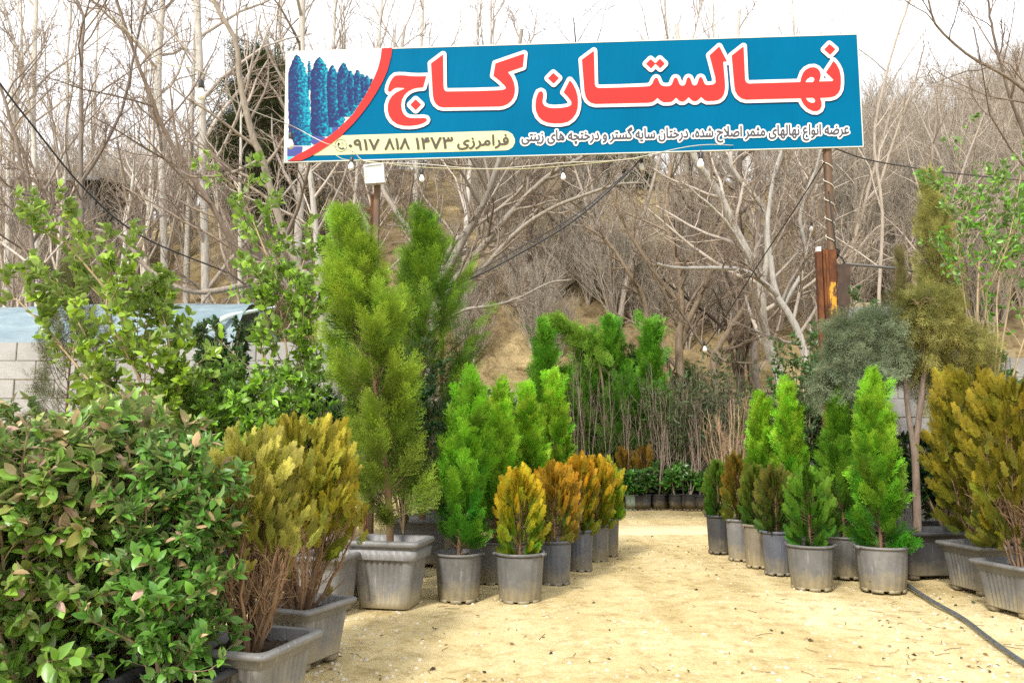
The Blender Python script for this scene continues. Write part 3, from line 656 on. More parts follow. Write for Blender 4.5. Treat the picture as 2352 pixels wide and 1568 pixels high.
# handset badge
mb = MB(); cx_, cy_ = 780 + 322 * k6, 310 + 242 * k6
def badge(r_, a0, a1, w_, cxx, cyy, k=28):
    v = []
    for j in range(k + 1):
        a = a0 + (a1 - a0) * j / k
        for q_ in (-w_ / 2, w_ / 2): v.append(tuple(SP(cxx + (r_ + q_) * math.cos(a), cyy + (r_ + q_) * math.sin(a), .008) - O))
    mb.add(v, [(2 * j, 2 * j + 1, 2 * j + 3, 2 * j + 2) for j in range(k)])
badge(15, 0, 2 * math.pi, 1.2, cx_, cy_, 40)
badge(10, math.radians(62), math.radians(205), 3.2, cx_ + 3, cy_ - 1.5); badge(8, math.radians(185), math.radians(222), 5, cx_ + 2, cy_ - 1, 6); badge(8, math.radians(45), math.radians(80), 5, cx_ + 2, cy_ - 1, 6)
for r_ in (3, 6, 9): badge(r_, math.radians(-75), math.radians(5), .8, cx_ - 1, cy_, 10)
mb.build('phone_badge', M['s_text'], sign, False)

# poles of the sign
m, n, b, o = new_mat('rusty steel'); ob = coords(n); nz = noise(n, 9, 6, .7, coords(n, 'Object', (1, 1, .35))); r = ramp(n, nz.outputs[0], [(.28, (.028, .014, .009)), (.46, (.085, .030, .012)), (.6, (.17, .060, .018)), (.75, (.26, .10, .03))])
n.links.new(r.outputs[0], b.inputs['Base Color']); b.inputs['Roughness'].default_value = .8; b.inputs['Specular IOR Level'].default_value = .3; bump(n, b, nz.outputs[0], .3, .005); M['rust'] = m
m, n, b, o = new_mat('flaking yellow paint'); ob = coords(n); nz = noise(n, 14, 6, .75, coords(n, 'Object', (1.5, 1, .5))); r = ramp(n, nz.outputs[0], [(.40, (.08, .035, .015)), (.47, (.13, .055, .02)), (.50, (.55, .27, .015)), (.7, (.62, .33, .02))])
n.links.new(r.outputs[0], b.inputs['Base Color']); b.inputs['Roughness'].default_value = .65; M['yellow_rust'] = m
m, n, b, o = new_mat('brown painted steel'); nz = noise(n, 10, 5, .7, coords(n, 'Object', (1, 1, .3))); r = ramp(n, nz.outputs[0], [(.3, (.05, .028, .016)), (.55, (.12, .065, .03)), (.75, (.21, .13, .06))])
n.links.new(r.outputs[0], b.inputs['Base Color']); b.inputs['Roughness'].default_value = .6; M['brown_steel'] = m
def post(mb, x0, x1, ytop, Y, ybot=None, depth=None, col=(1, 1, 1), lean=0.0, O_=Vector((0, 0, 0))):
    a, c = at(x0, ytop, Y), at(x1, ytop, Y); z1 = a.z; z0 = -.05 if ybot is None else at(x0, ybot, Y).z; w_ = c.x - a.x; dd = depth or w_
    xm = (a.x + c.x) / 2
    box(mb, (xm - O_.x, Y + dd / 2 - O_.y, (z0 + z1) / 2 - O_.z), (w_, dd, z1 - z0), 0, col, min(w_, dd) * .12)
mb = MB(); post(mb, 851, 859.5, 447, SY + .05, None, .06, O_=O); mb.build('pole_channel', M['rust'], sign, False)
mb = MB(); post(mb, 860, 873, 360, SY + .03, None, .07, O_=O); mb.build('pole', M['brown_steel'], sign, False)
mb = MB(); pt = at(1899, 330, SY + .07); pb = at(1911, 600, SY + .07); p2 = Vector((pb.x + .02, pb.y, 0))
tubes(mb, smooth_line([pt - O, pt.lerp(pb, .5) - O, pb - O, p2 - O], 16), np.linspace(.047, .036, 16), 12); mb.build('pole', M['brown_steel'], sign)
mb = MB(); hexa(mb, [SP(x, y) + Vector((0, .03, 0)) - O for x, y in ((722, 398), (2148, 359), (2148, 352), (722, 391))], .04); hexa(mb, [SP(x, y) + Vector((0, .03, 0)) - O for x, y in ((726, 142), (2136, 99), (2136, 92), (726, 135))], .04)
for k in range(7):
    x = 760 + k * 228; yb = 396 - k * 6.2; yt = 140 - k * 6.8
    hexa(mb, [SP(x, yb) + Vector((0, .032, 0)) - O, SP(x + 7, yb) + Vector((0, .032, 0)) - O, SP(x + 7, yt) + Vector((0, .032, 0)) - O, SP(x, yt) + Vector((0, .032, 0)) - O], .03)
mb.build('back_frame', M['brown_steel'], sign, False)

# rusty column on the right: three rolled sections, a white tile on top, a hanging plate
RY = SY - .13; Rb = Vector((at(1900, 800, RY).x, RY, 0))
rc = thing('steel_column', 'rusty steel column of bundled sections with flaking yellow paint', 'column', Rb)
for (x0, x1, yt, mt, dy, dp) in ((1876, 1888, 577, 'rust', .0, .07), (1890, 1895, 572, 'rust', .03, .05), (1896.5, 1903, 573, 'rust', .015, .05)):
    mb = MB(); post(mb, x0, x1, yt, RY + dy, None, dp, O_=Rb); mb.build('steel_section', M[mt], rc, False)
mb = MB(); post(mb, 1904, 1921.5, 573, RY + .012, 648, .06, O_=Rb); post(mb, 1904, 1921.5, 775, RY + .012, None, .06, O_=Rb); mb.build('steel_section', M['rust'], rc, False)
mb = MB(); post(mb, 1904, 1921.5, 648, RY + .012, 775, .06, O_=Rb); mb.build('painted_section', M['yellow_rust'], rc, False)
mb = MB(); pts = [(1924, 606), (1954, 606), (1953, 690), (1949, 722), (1938, 735), (1929, 733), (1925, 715)]
f = [at(x, y, RY - .02) - Rb for x, y in pts]; k = len(f); v = [tuple(p) for p in f] + [tuple(p + Vector((0, .008, 0))) for p in f]
mb.add(v, [((i + 1) % k, i, k + i, k + (i + 1) % k) for i in range(k)], [(0, i + 1, i) for i in range(1, k - 1)] + [(k, k + i, k + i + 1) for i in range(1, k - 1)]); mb.build('hanging_plate', plain('dark steel plate', (.06, .036, .024), .6, .1, .4, .5, 9), rc, False)
mb = MB(); hexa(mb, [at(x, y, RY + .01) - Rb for x, y in ((1877, 577), (1886, 577), (1886, 566), (1877, 566))], .05); mb.build('cap_tile', plain('white tile', (.65, .62, .58), .4), rc, False)
mb = MB(); hexa(mb, [at(x, y, RY - .03) - Rb for x, y in ((1926, 930), (1942, 930), (1955, 882), (1926, 876))], .012); mb.build('bracket', M['rust'], rc, False)

# rusty angle stake behind the tall conifers, with its brace
KY = 8.2; kb = Vector((at(1016, 900, KY).x, KY, 0)); st = thing('steel_stake', 'thin rust red angle iron stake behind the second tall cypress', 'stake', kb)
m = plain('red oxide steel', (.20, .05, .02), .75, 0, .3, .4, 14); M['oxide'] = m
mb = MB(); post(mb, 1012.5, 1020.5, 640, KY, None, .045, O_=kb); mb.build('upright', m, st, False)
mb = MB(); a, c = at(986, 625, KY - .02) - kb, at(1020, 690, KY - .02) - kb; tubes(mb, np.array([tuple(a), tuple(c)]), np.array([.02, .02]), 4, cap=True)
a, c = at(988, 690, KY - .02) - kb, at(1012, 655, KY - .02) - kb; tubes(mb, np.array([tuple(a), tuple(c)]), np.array([.018, .018]), 4, cap=True); mb.build('brace', m, st, False)

# floodlight on the left pole
FY = SY - .08; fb = at(859, 400, FY); fl = thing('floodlight', 'square white floodlight fixed to the left sign pole', 'floodlight', fb)
M['white_plastic'] = plain('white painted metal', (.60, .60, .60), .4); wm = M['white_plastic']
q = [at(x, y, FY) - fb for x, y in ((839, 423), (884, 420), (881, 374), (835, 379))]
mb = MB(); hexa(mb, [p + Vector((0, .0, 0)) for p in q], .05); mb.build('housing', wm, fl, False)
cq = sum(q, Vector()) / 4
def ringq(s0, s1, d0, d1):
    for k in range(4):
        a, c = q[k], q[(k + 1) % 4]
        v = [cq + (a - cq) * s0 + Vector((0, d0, 0)), cq + (c - cq) * s0 + Vector((0, d0, 0)), cq + (c - cq) * s1 + Vector((0, d1, 0)), cq + (a - cq) * s1 + Vector((0, d1, 0))]
        mb.add([tuple(p) for p in v], [(0, 1, 2, 3)])
mb = MB(); ringq(1.0, .985, -.002, -.016); ringq(.985, .84, -.016, -.016); ringq(.84, .80, -.016, -.006); mb.build('bezel', wm, fl, False)
mb = MB(); ringq(.80, .45, -.006, -.002); hexa(mb, [cq + (p - cq) * .45 + Vector((0, -.002, 0)) for p in q], .001); mb.build('reflector', plain('frosted lens', (.46, .49, .48), .25), fl, False)
mb = MB(); tubes(mb, smooth_line([Vector(q[3]) + Vector((.0, .03, -.02)), cq + Vector((-.0, .09, .14)), Vector(q[2]) + Vector((0, .03, -.02))], 9), np.full(9, .008), 6); mb.build('bracket', wm, fl)

# ---------------------------------------------------------------- light bulbs on strings and the cables
M['bulb'] = plain('frosted bulb glass', (.80, .80, .78), .2); M['socket'] = plain('black bakelite', (.02, .02, .02), .4)
M['cable'] = plain('black cable', (.018, .018, .02), .5); M['cable_w'] = plain('pale cable', (.52, .50, .42), .5); M['cable_y'] = plain('yellowed cable', (.55, .52, .28), .5)
BULB = None
def bulb(x, y, px, label, Y=None):
    """(x, y) the middle of the glass, px its width; the real glass is 62 mm across"""
    global BULB
    Y = Y or .062 * F_PX / px
    p = at(x, y, Y); s = px * Y / F_PX / .062; p.z += .125 * s
    if BULB is None:
        r_ = thing('light_bulb', label, 'light bulb', (0, 0, 0), 0, 'bulbs hung on the light strings')
        mb = MB(); lathe(mb, [(.0005, -.158), (.015, -.155), (.026, -.143), (.031, -.125), (.028, -.108), (.019, -.09), (.0145, -.075), (.0145, -.068)], 18); mb.build('glass', M['bulb'], r_)
        mb = MB(); lathe(mb, [(.0155, -.072), (.019, -.07), (.020, -.06), (.020, -.02), (.016, -.012), (.006, -.006), (.004, 0), (.0005, .001)], 14); mb.build('socket', M['socket'], r_)
        mb = MB(); tubes(mb, [[(0, 0, -.004), (.004, 0, .02), (.0, .003, .05)]], [[.003, .003, .003]], 5); mb.build('lead_wire', M['cable'], r_.children[1])
        BULB = r_; o_ = r_
    else: o_ = copy_tree(BULB)
    o_.location = p; o_.scale = (s, s, s); o_['label'] = label
    o_.rotation_euler = (rs.normal(0, .08), rs.normal(0, .1), rs.uniform(0, 6))
    return p + Vector((0, 0, .05 * s))
b1 = bulb(460, 218, 20, 'bare white bulb hanging among the branches left of the sign')
b2 = bulb(667, 334, 17, 'white bulb hanging in front of the blue tree picture', SY - .75)
b3 = bulb(808, 385, 14, 'white bulb under the sign just left of the floodlight', SY - .55)
b4 = bulb(968, 412, 13, 'white bulb under the sign just right of the floodlight', SY - .5)
b5 = bulb(1293, 408, 12.5, 'white bulb under the middle of the sign', SY - .4)
b6_ = bulb(1611, 379, 17, 'white bulb under the sign against the pale forked trunk', SY - .3)
b7 = bulb(1617, 803, 10.5, 'white bulb hanging low among the trunks behind the saplings', 10.2)
b8 = bulb(1866, 527, 9, 'tilted white bulb hanging just left of the rusty column', 9.4)
b9 = bulb(1474, 385, 12, 'white bulb tucked behind the lower edge of the sign', SY + .25)
def cable(name, label, pts, r_, mat, nseg=40, group=None):
    mb = MB(); L = smooth_line(pts, nseg); c0 = Vector(L.mean(0)); tubes(mb, L - np.array(c0), np.full(nseg, r_), 6, cap=True)
    o_ = mb.build(name, mat); o_.location = c0; tag(o_, label, 'cable', group); return o_
up = Vector((0, 0, .004))
cable('string_light_wire', 'pale thin wire carrying the bulbs in front of the sign', [at(250, 30, b1.y - .6), at(370, 140, b1.y - .2), b1 + up, at(560, 245, 6.6), b2 + up, at(745, 328, 7.7), b3 + up, at(845, 372, 7.95), b4 + up, at(1120, 388, 7.97), b5 + up, at(1440, 366, 8.1), b6_ + up, at(1760, 340, 8.9)], .0045, M['cable_w'], 90)
cable('string_light_wire', 'second yellowish thin wire sagging under the sign by the floodlight', [at(765, 352, 7.95), at(790, 366, 7.9), at(830, 368, 7.95), at(880, 375, 8.0), at(1000, 386, 8.1), at(1200, 388, 8.15), at(1380, 373, 8.3), at(1500, 360, 8.6)], .0035, M['cable_y'], 50)
cable('power_cable', 'thick black cable rising from the stake to under the sign', [at(1012, 668, 8.15), at(1090, 636, 8.2), at(1200, 578, 8.3), at(1320, 505, 8.4), at(1420, 418, 8.5), at(1482, 356, 8.6)], .011, M['cable'])
cable('power_cable', 'thin black cable just above the thick one, rising to under the sign', [at(1014, 662, 8.18), at(1092, 624, 8.23), at(1205, 562, 8.33), at(1325, 492, 8.43), at(1424, 410, 8.53), at(1490, 352, 8.62)], .006, M['cable'])
cable('power_cable', 'black cable slanting across the bare trees at the left edge', [at(-40, 140, 7.0), at(60, 270, 7.4), at(200, 440, 8.4), at(330, 545, 9.4), at(520, 625, 11)], .010, M['cable'])
cable('power_cable', 'thin black cable slanting down left from the right sign pole', [at(1894, 372, 8.45), at(1840, 458, 8.8), at(1740, 610, 9.4), at(1640, 768, 10.1), at(1608, 806, 10.4)], .007, M['cable'])
cable('power_cable', 'black cable running right from the top of the right pole', [at(1915, 340, 8.5), at(1990, 366, 8.7), at(2090, 384, 9.0), at(2172, 396, 9.3), at(2400, 420, 10)], .008, M['cable'])
cable('conduit_pipe', 'grey metal conduit sticking out right of the rusty column', [at(1936, 606, 8.72), at(1975, 609, 8.75), at(2060, 617, 8.85), at(2125, 628, 8.95)], .016, plain('dull conduit', (.16, .15, .14), .5, .3), 12)
L = []
for k in range(60):
    t = k / 59; a = 2 * math.pi * 3 * t; L.append(at(1912 + 17 * math.cos(a) * (1 - .3 * t), 576 + 12 * math.sin(a) + 14 * t, SY + .12 + .02 * math.sin(a)))
cable('cable_coil', 'loose coil of black cable on top of the rusty column', L[::3], .008, M['cable'], 90)
cable('power_cable', 'black cable looping down beside the right pole to the coil', [at(1903, 440, 8.44), at(1911, 500, 8.43), at(1917, 540, 8.43), at(1922, 580, 8.45), at(1938, 600, 8.5), at(1945, 640, 8.6)], .007, M['cable'])
L = [at(1899 + 12 * (k * 6.5 + 20) / 270, 350 + k * 6.5, SY + .07) + Vector((.052 * math.cos(k * .95), .052 * math.sin(k * .95), 0)) for k in range(0, 34)]
cable('binding_wire', 'pale wire wound round the right sign pole', L, .0055, M['cable_w'], 120)
# hose
hose = [gnd(2046, 1322), gnd(2075, 1342), gnd(2140, 1385), gnd(2210, 1425), gnd(2275, 1475), gnd(2330, 1515), gnd(2400, 1562)]
for p in hose: p.z = .02
cable('water_hose', 'grey black plastic hose lying on the earth by the right pots', hose, .0145, plain('worn hose', (.085, .095, .105), .35, 0, .5, .3, 20), 40)
# ================================================================ POTS
def round_pot(root, R, H, mat, collar=True, ribs=True, rb=.80, soil=.9, seed=0):
    """tapered ribbed nursery pot with rolled rim, ear lugs and drain notches"""
    seg = 72; rr = np.random.default_rng(seed)
    def rmod(k, i):
        return np.where((k % 4 == 0), .022 * R, 0) if ribs and 3 <= i <= 5 else np.zeros(seg)
    def rz(t): return R * (rb + (.93 - rb) * t)
    mb = MB()
    z1 = H * (.80 if collar else .93)
    prof = [(.001, .012), (rz(0) * .9, .012), (rz(0), .0 + .012), (rz(.03), H * .04), (rz(.5), H * .45), (rz(z1 / H), z1 - .006)]
    if collar: prof += [(rz(z1 / H) + .012 * R, z1), (rz(.93) + .012 * R, H * .93)]
    lathe(mb, prof, seg, rmod); rim = MB()
    prof = [(R * .94, H * .935), (R, H * .95), (R * 1.01, H * .975), (R * .99, H * .995), (R * .95, H), (R * .91, H * .985), (R * .885, H * soil - .03)]
    lathe(rim, prof, seg)
    for a in (rr.uniform(-.5, .5), rr.uniform(-.5, .5) + math.pi):
        box(rim, (R * 1.02 * math.cos(a), R * 1.02 * math.sin(a), H * .965), (R * .12, R * .34, H * .05), a)
    for k in range(8):
        a = k * math.pi / 4 + .2; box(mb, (rz(.02) * .93 * math.cos(a), rz(.02) * .93 * math.sin(a), .008), (.03, R * .42, .024), a)
    po = mb.build('pot', mat, root); rim.build('rim', mat, po)
    mb = MB(); n = 40; v = [(0, 0, H * soil)]
    for ring in (.3, .6, .89):
        for k in range(n): a = 2 * math.pi * k / n; v.append((R * ring * math.cos(a), R * ring * math.sin(a), H * soil + rr.normal(0, .006) - .012 * ring))
    t = [(0, 1 + k, 1 + (k + 1) % n) for k in range(n)]; q = [(1 + r * n + k, 1 + (r + 1) * n + k, 1 + (r + 1) * n + (k + 1) % n, 1 + r * n + (k + 1) % n) for r in range(2) for k in range(n)]
    mb.add(v, q, t); mb.build('soil', M['soil'], root)
def rsq(hw, hd, rc, flute=0.0, nper=25, fl_from=.16):
    """rounded rectangle outline, optional flutes pressed into the sides"""
    pts = []
    for k, (sx, sy) in enumerate(((1, -1), (1, 1), (-1, 1), (-1, -1))):
        for j in range(6):
            a = -math.pi / 2 + k * math.pi / 2 + (j / 5) * math.pi / 2
            pts.append((sx * (hw - rc) + rc * math.cos(a), sy * (hd - rc) + rc * math.sin(a)))
        nx, ny = ((1, 1), (-1, 1), (-1, -1), (1, -1))[k]
        e0 = pts[-1]; nk = ((1, -1), (1, 1), (-1, 1), (-1, -1))[(k + 1) % 4]
        a = -math.pi / 2 + (k + 1) * math.pi / 2; e1 = (nk[0] * (hw - rc) + rc * math.cos(a), nk[1] * (hd - rc) + rc * math.sin(a))
        on = (math.cos(a), math.sin(a))
        for j in range(1, nper):
            t = j / nper; w = flute if (j % 3 == 1 and .08 < t < .92) else 0
            pts.append((e0[0] + (e1[0] - e0[0]) * t - on[0] * w, e0[1] + (e1[1] - e0[1]) * t - on[1] * w))
    return np.array(pts)
def square_pot(root, W, D, H, mat, taper=.78, flute=.011, feet=True, bands=False, scallop=False, soil=.82, seed=0, rc=.045):
    rr = np.random.default_rng(seed); rings = []
    def ring(s, z, fl=0.0, grow_=0.0, r_=rc): rings.append(np.c_[rsq(W / 2 * s + grow_, D / 2 * s + grow_, r_, fl), np.full(120, z)])
    z0 = .03 if feet else .0
    ts = lambda z: taper + (1 - .06 - taper) * (z - z0) / (H - z0)
    if bands:
        ring(ts(z0) * .97, z0); ring(ts(z0), z0 + .004); ring(ts(.10 * H), .10 * H); ring(ts(.11 * H), .11 * H, flute); ring(ts(.70 * H), .70 * H, flute); ring(ts(.71 * H), .71 * H)
        ring(ts(.715 * H), .715 * H, 0, .020); ring(ts(.725 * H), .725 * H, .010, .024); ring(ts(.85 * H), .85 * H, .010, .024); ring(ts(.86 * H), .86 * H, 0, .004); ring(ts(.90 * H), .90 * H, 0, .008)
    else:
        ring(ts(z0) * .97, z0); ring(ts(z0), z0 + .004); ring(ts(.10 * H), .10 * H); ring(ts(.12 * H), .12 * H, flute); ring(ts(.76 * H), .76 * H, flute); ring(ts(.79 * H), .79 * H)
        ring(ts(.80 * H), .80 * H, 0, .006); ring(ts(.885 * H), .885 * H, 0, .006)
    lip = .022
    ring(.94, .90 * H, 0, .012); ring(.94, .905 * H, 0, lip); ring(.94, .93 * H, 0, lip + .010); ring(.94, .965 * H, 0, lip + .012); ring(.94, .99 * H, .004 if scallop else 0, lip + .004); ring(.94, H, .006 if scallop else 0, .008); ring(.94, H * .985, .005 if scallop else 0, -.012); ring(.92, H * (soil - .05), 0, -.014)
    mb = MB(); v = np.concatenate(rings); k = np.arange(120); k2 = (k + 1) % 120
    q = np.concatenate([np.stack([i * 120 + k, i * 120 + k2, (i + 1) * 120 + k2, (i + 1) * 120 + k], 1) for i in range(len(rings) - 1)])
    mb.add(v, q); c = len(v); mb.add(np.vstack([rings[0], [[0, 0, z0]]]), None, [(120, i, (i + 1) % 120) for i in range(120)])
    if feet:
        s = ts(z0)
        for sx in (-1, 1):
            for sy in (-1, 1): box(mb, (sx * (W / 2 * s - .05), sy * (D / 2 * s - .05), .02), (.085, .085, .04), 0, (1, 1, 1), .02)
    mb.build('planter', mat, root)
    mb = MB(); o2 = rsq(W / 2 * .92 - .012, D / 2 * .92 - .012, rc); nn = 120; v = [(0, 0, H * soil)]
    for s in (.4, .75, 1.0):
        for p in o2: v.append((p[0] * s, p[1] * s, H * soil + rr.normal(0, .006)))
    t = [(0, 1 + k, 1 + (k + 1) % nn) for k in range(nn)]; q = [(1 + r * nn + k, 1 + (r + 1) * nn + k, 1 + (r + 1) * nn + (k + 1) % nn, 1 + r * nn + (k + 1) % nn) for r in range(2) for k in range(nn)]
    mb.add(v, q, t); mb.build('soil', M['soil'], root)

# ================================================================ CONIFERS
BROWN = (.16, .095, .055); DEADWOOD = (.27, .17, .10); GREYWOOD = (.24, .21, .17)
def conifer(root, seed, H, R, z0=0.0, prof=None, npl=80, nf=9, fl=.13, rise=.9, spread=.5, zmin=.02, cols=None, mat='needle', tmpl=None, lean=(0, 0), power=1.0, trunk=.02, name='foliage', flat=0.0, inner=.25, tipw=1.0, jitter=.16, spire=True, stems=True, rand=.22, bias=None, droop=0.0, uplift=.15):
    """plumes of feathery sprays round an axis. cols = (low, high, tip)"""
    rng = np.random.default_rng(seed)
    prof = prof or (lambda t: np.minimum(1, .62 + 1.5 * t) * np.clip(1 - t, 0, 1) ** .62)
    i = np.arange(npl); u = (i + rng.random(npl)) / npl
    zb = zmin + (0.97 - zmin) * u ** power                       # start of every plume, fraction of the height
    azm = i * 2.39996 + rng.normal(0, .5, npl)
    rl = prof(np.clip(zb + .10, 0, 1)) * R * rng.uniform(.72, 1.12, npl)
    if bias is not None: rl = rl * (1 + bias[0] * np.cos(azm - bias[1]))
    L = np.minimum(rise * (rl + .25 * R) * rng.uniform(.7, 1.3, npl), (1.0 - zb) * H + .04 * H) if rise > 0 else rise * (rl + .2 * R) * rng.uniform(.6, 1.4, npl)
    if rise > 0: L = L * np.clip(.18 + 4.5 * (zb - max(zmin, 0)), .18, 1)          # the lowest plumes lie out flat over the rim
    s = inner + (1 - inner) * (np.arange(nf)[None] + rng.random((npl, nf))) / nf
    def curve(s):
        s = s[..., None] if s.ndim == 2 else s
        h = np.stack([np.cos(azm), np.sin(azm)], -1)[:, None]
        zz = (z0 + zb * H)[:, None] + L[:, None] * s[..., 0] ** (1.35 if rise > 0 else 1.8) - droop * rl[:, None] * s[..., 0] ** 2
        xy = h * (rl[:, None] * s[..., 0] ** .85)[..., None]
        p = np.concatenate([xy, zz[..., None]], -1)
        f = np.clip((p[..., 2] - z0) / H, 0, 2)[..., None]
        p[..., :2] += np.array(lean) * f ** 1.5 * H
        return p
    p = curve(s); tg = nrm(curve(np.minimum(s + .03, 1.05)) - curve(s - .03))
    out_ = np.stack([np.cos(azm), np.sin(azm), 0 * azm], -1)[:, None] + 0 * p
    pw = (1.15 - s)[..., None]
    p = p + rng.normal(0, jitter, p.shape) * R * pw * np.array([1, 1, .6])
    d = nrm(tg + rng.normal(0, spread, tg.shape) * (.6 + .4 * pw) + np.array([0, 0, uplift if rise > 0 else -.35]))
    tang = np.stack([-np.sin(azm), np.cos(azm), 0 * azm], -1)[:, None] + 0 * p
    nn = nrm(out_ * .9 + tang * rng.normal(0, .8, p.shape[:2])[..., None] + rng.normal(0, .35, p.shape)) if flat == 0 else nrm(tang + rng.normal(0, flat, p.shape))
    ln = fl * (1.2 - .55 * s) * rng.uniform(.7, 1.3, s.shape)
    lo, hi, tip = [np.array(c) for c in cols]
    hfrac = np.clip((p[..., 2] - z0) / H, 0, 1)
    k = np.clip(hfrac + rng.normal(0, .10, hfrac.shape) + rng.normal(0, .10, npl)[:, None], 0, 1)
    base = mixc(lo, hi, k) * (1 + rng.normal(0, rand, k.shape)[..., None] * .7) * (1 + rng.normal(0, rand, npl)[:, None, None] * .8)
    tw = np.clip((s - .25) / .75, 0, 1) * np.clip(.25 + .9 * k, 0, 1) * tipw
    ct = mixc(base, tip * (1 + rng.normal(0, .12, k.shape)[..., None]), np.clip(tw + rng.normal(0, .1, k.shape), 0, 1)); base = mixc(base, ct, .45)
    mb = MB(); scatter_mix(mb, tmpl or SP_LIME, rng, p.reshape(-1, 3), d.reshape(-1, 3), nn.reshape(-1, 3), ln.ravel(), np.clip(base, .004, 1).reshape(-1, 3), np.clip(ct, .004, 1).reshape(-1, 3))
    if spire:
        ns = 16; zt = np.linspace(.84, 1.02, ns); a = rng.uniform(0, 6.28, ns)
        pp = np.stack([.02 * np.cos(a) + lean[0] * zt ** 1.5 * H, .02 * np.sin(a) + lean[1] * zt ** 1.5 * H, z0 + zt * H - .04], -1)
        dd = np.stack([.35 * np.cos(a), .35 * np.sin(a), np.ones(ns)], -1)
        scatter(mb, FROND_LONG, pp, dd, rng.normal(size=(ns, 3)), fl * np.linspace(.95, .6, ns), hi, tip)
    mb.build(name, M[mat], root, False)
    if stems:
        mb = MB(); zz = np.linspace(0, .985, 9); ax = np.stack([lean[0] * zz ** 1.5 * H + rng.normal(0, .08, 9) * trunk, lean[1] * zz ** 1.5 * H + rng.normal(0, .08, 9) * trunk, z0 + zz * H], -1); ax[0] = (0, 0, z0 - .05)
        tubes(mb, ax, trunk * np.linspace(1, .2, 9), 8, BROWN)
        ss = np.linspace(.0, .8, 5)[None].repeat(npl, 0); tubes(mb, curve(ss), trunk * .22 * np.linspace(1, .35, 5)[None] * np.ones((npl, 1)), 4, BROWN)
        mb.build('trunk', M['bark'], root)
OVOID = lambda t: np.sqrt(np.clip(1 - ((t - .42) / .60) ** 2, 0.02, 1))
EGG = lambda t: np.clip(np.minimum(.55 + 1.7 * t, 1.0), 0, 1) * np.sqrt(np.clip(1 - np.clip((t - .35) / .66, 0, 1) ** 2, .015, 1))
CONE = lambda t: np.minimum(1, .5 + 2.5 * t) * np.clip(1 - t, 0, 1) ** .8

def dead_thuja(root, seed, H, z0, tips, cols, nst=20, zfol=.42, R=.3, npl=70, nf=10, fl=.10, lean=(0, 0), twig=True, spread_=1.0):
    """old thuja: bare reddish stems fanning from the soil, foliage only in the upper part. Fan-shaped plumes sit on stem ends."""
    rng = np.random.default_rng(seed)
    a = rng.uniform(0, 6.28, nst); rad = np.sqrt(rng.random(nst)) * R * spread_; hh = H * rng.uniform(.55, .92, nst) * (1 - .35 * (rad / R) ** 2)
    s = np.linspace(0, 1, 8)
    end = np.stack([rad * np.cos(a), rad * np.sin(a)], -1)
    P = np.zeros((nst, 8, 3)); P[:, :, :2] = end[:, None] * (s ** .8)[None, :, None] + rng.normal(0, .006, (nst, 8, 2)) + .03 * np.stack([np.cos(a), np.sin(a)], -1)[:, None]
    P[:, :, 2] = z0 - .03 + hh[:, None] * s[None] ** 1.05
    P[:, :, 0] += lean[0] * s[None] ** 1.4 * hh[:, None]; P[:, :, 1] += lean[1] * s[None] ** 1.4 * hh[:, None]
    Rr = rng.uniform(.006, .013, nst)[:, None] * np.linspace(1, .4, 8)[None]
    mb = MB(); tubes(mb, P, Rr, 6, np.array(DEADWOOD) * rng.uniform(.6, 1.1, (nst, 1)))
    C1, R1 = grow(rng, P, Rr, 9, .15, .95, .36, .45, .07, .16, 6, .5, .35, .0022)
    tubes(mb, C1, R1, 4, np.array(DEADWOOD) * rng.uniform(.6, 1.3, (len(C1), 1)))
    C2, R2 = grow(rng, C1, R1, 4, .2, 1, .5, .6, .05, .25, 5, .6, .4, .0014)
    tubes(mb, C2, R2, 3, np.array((.30, .20, .12)) * rng.uniform(.6, 1.4, (len(C2), 1)))
    mb.build('stems', M['bark'], root)
    # foliage: fans at the ends of side branches above the bare zone
    zc = z0 + zfol * H
    ends = np.concatenate([C1[:, 2:].reshape(-1, 3), C2[:, 1:].reshape(-1, 3), P[:, 5:].reshape(-1, 3)]); dirs = np.concatenate([nrm(C1[:, 2:] - C1[:, 1:-1]).reshape(-1, 3), nrm(C2[:, 1:] - C2[:, :-1]).reshape(-1, 3), nrm(P[:, 5:] - P[:, 4:-1]).reshape(-1, 3)])
    pr = np.clip((ends[:, 2] - zc) / (.22 * H), 0.012, 1); keep = rng.random(len(ends)) < pr
    ends, dirs = ends[keep], dirs[keep]
    k = npl * nf; idx = rng.integers(0, len(ends), k); p = ends[idx] + rng.normal(0, .02, (k, 3)); d = nrm(dirs[idx] * .7 + np.array([0, 0, .9]) + rng.normal(0, .30, (k, 3)))
    cl = rng.normal(0, 1, len(ends))[idx]; hf = np.clip((p[:, 2] - zc) / (H * (1 - zfol)), 0, 1)
    lo, hi, tip = [np.array(c) for c in cols]
    base = mixc(lo, hi, np.clip(hf * .6 + .2 + .22 * cl, 0, 1)) * (1 + rng.normal(0, .22, k))[:, None]; ct = mixc(base, tip, np.clip(.55 + .2 * cl, 0, 1))
    mb = MB(); scatter_mix(mb, SP_THUJA, rng, p, d, np.stack([-p[:, 1], p[:, 0], 0 * p[:, 0]], -1) + rng.normal(0, .25, (k, 3)), fl * rng.uniform(.6, 1.35, k), np.clip(base, .005, 1), np.clip(ct, .005, 1))
    mb.build('foliage', M['needle'], root, False)

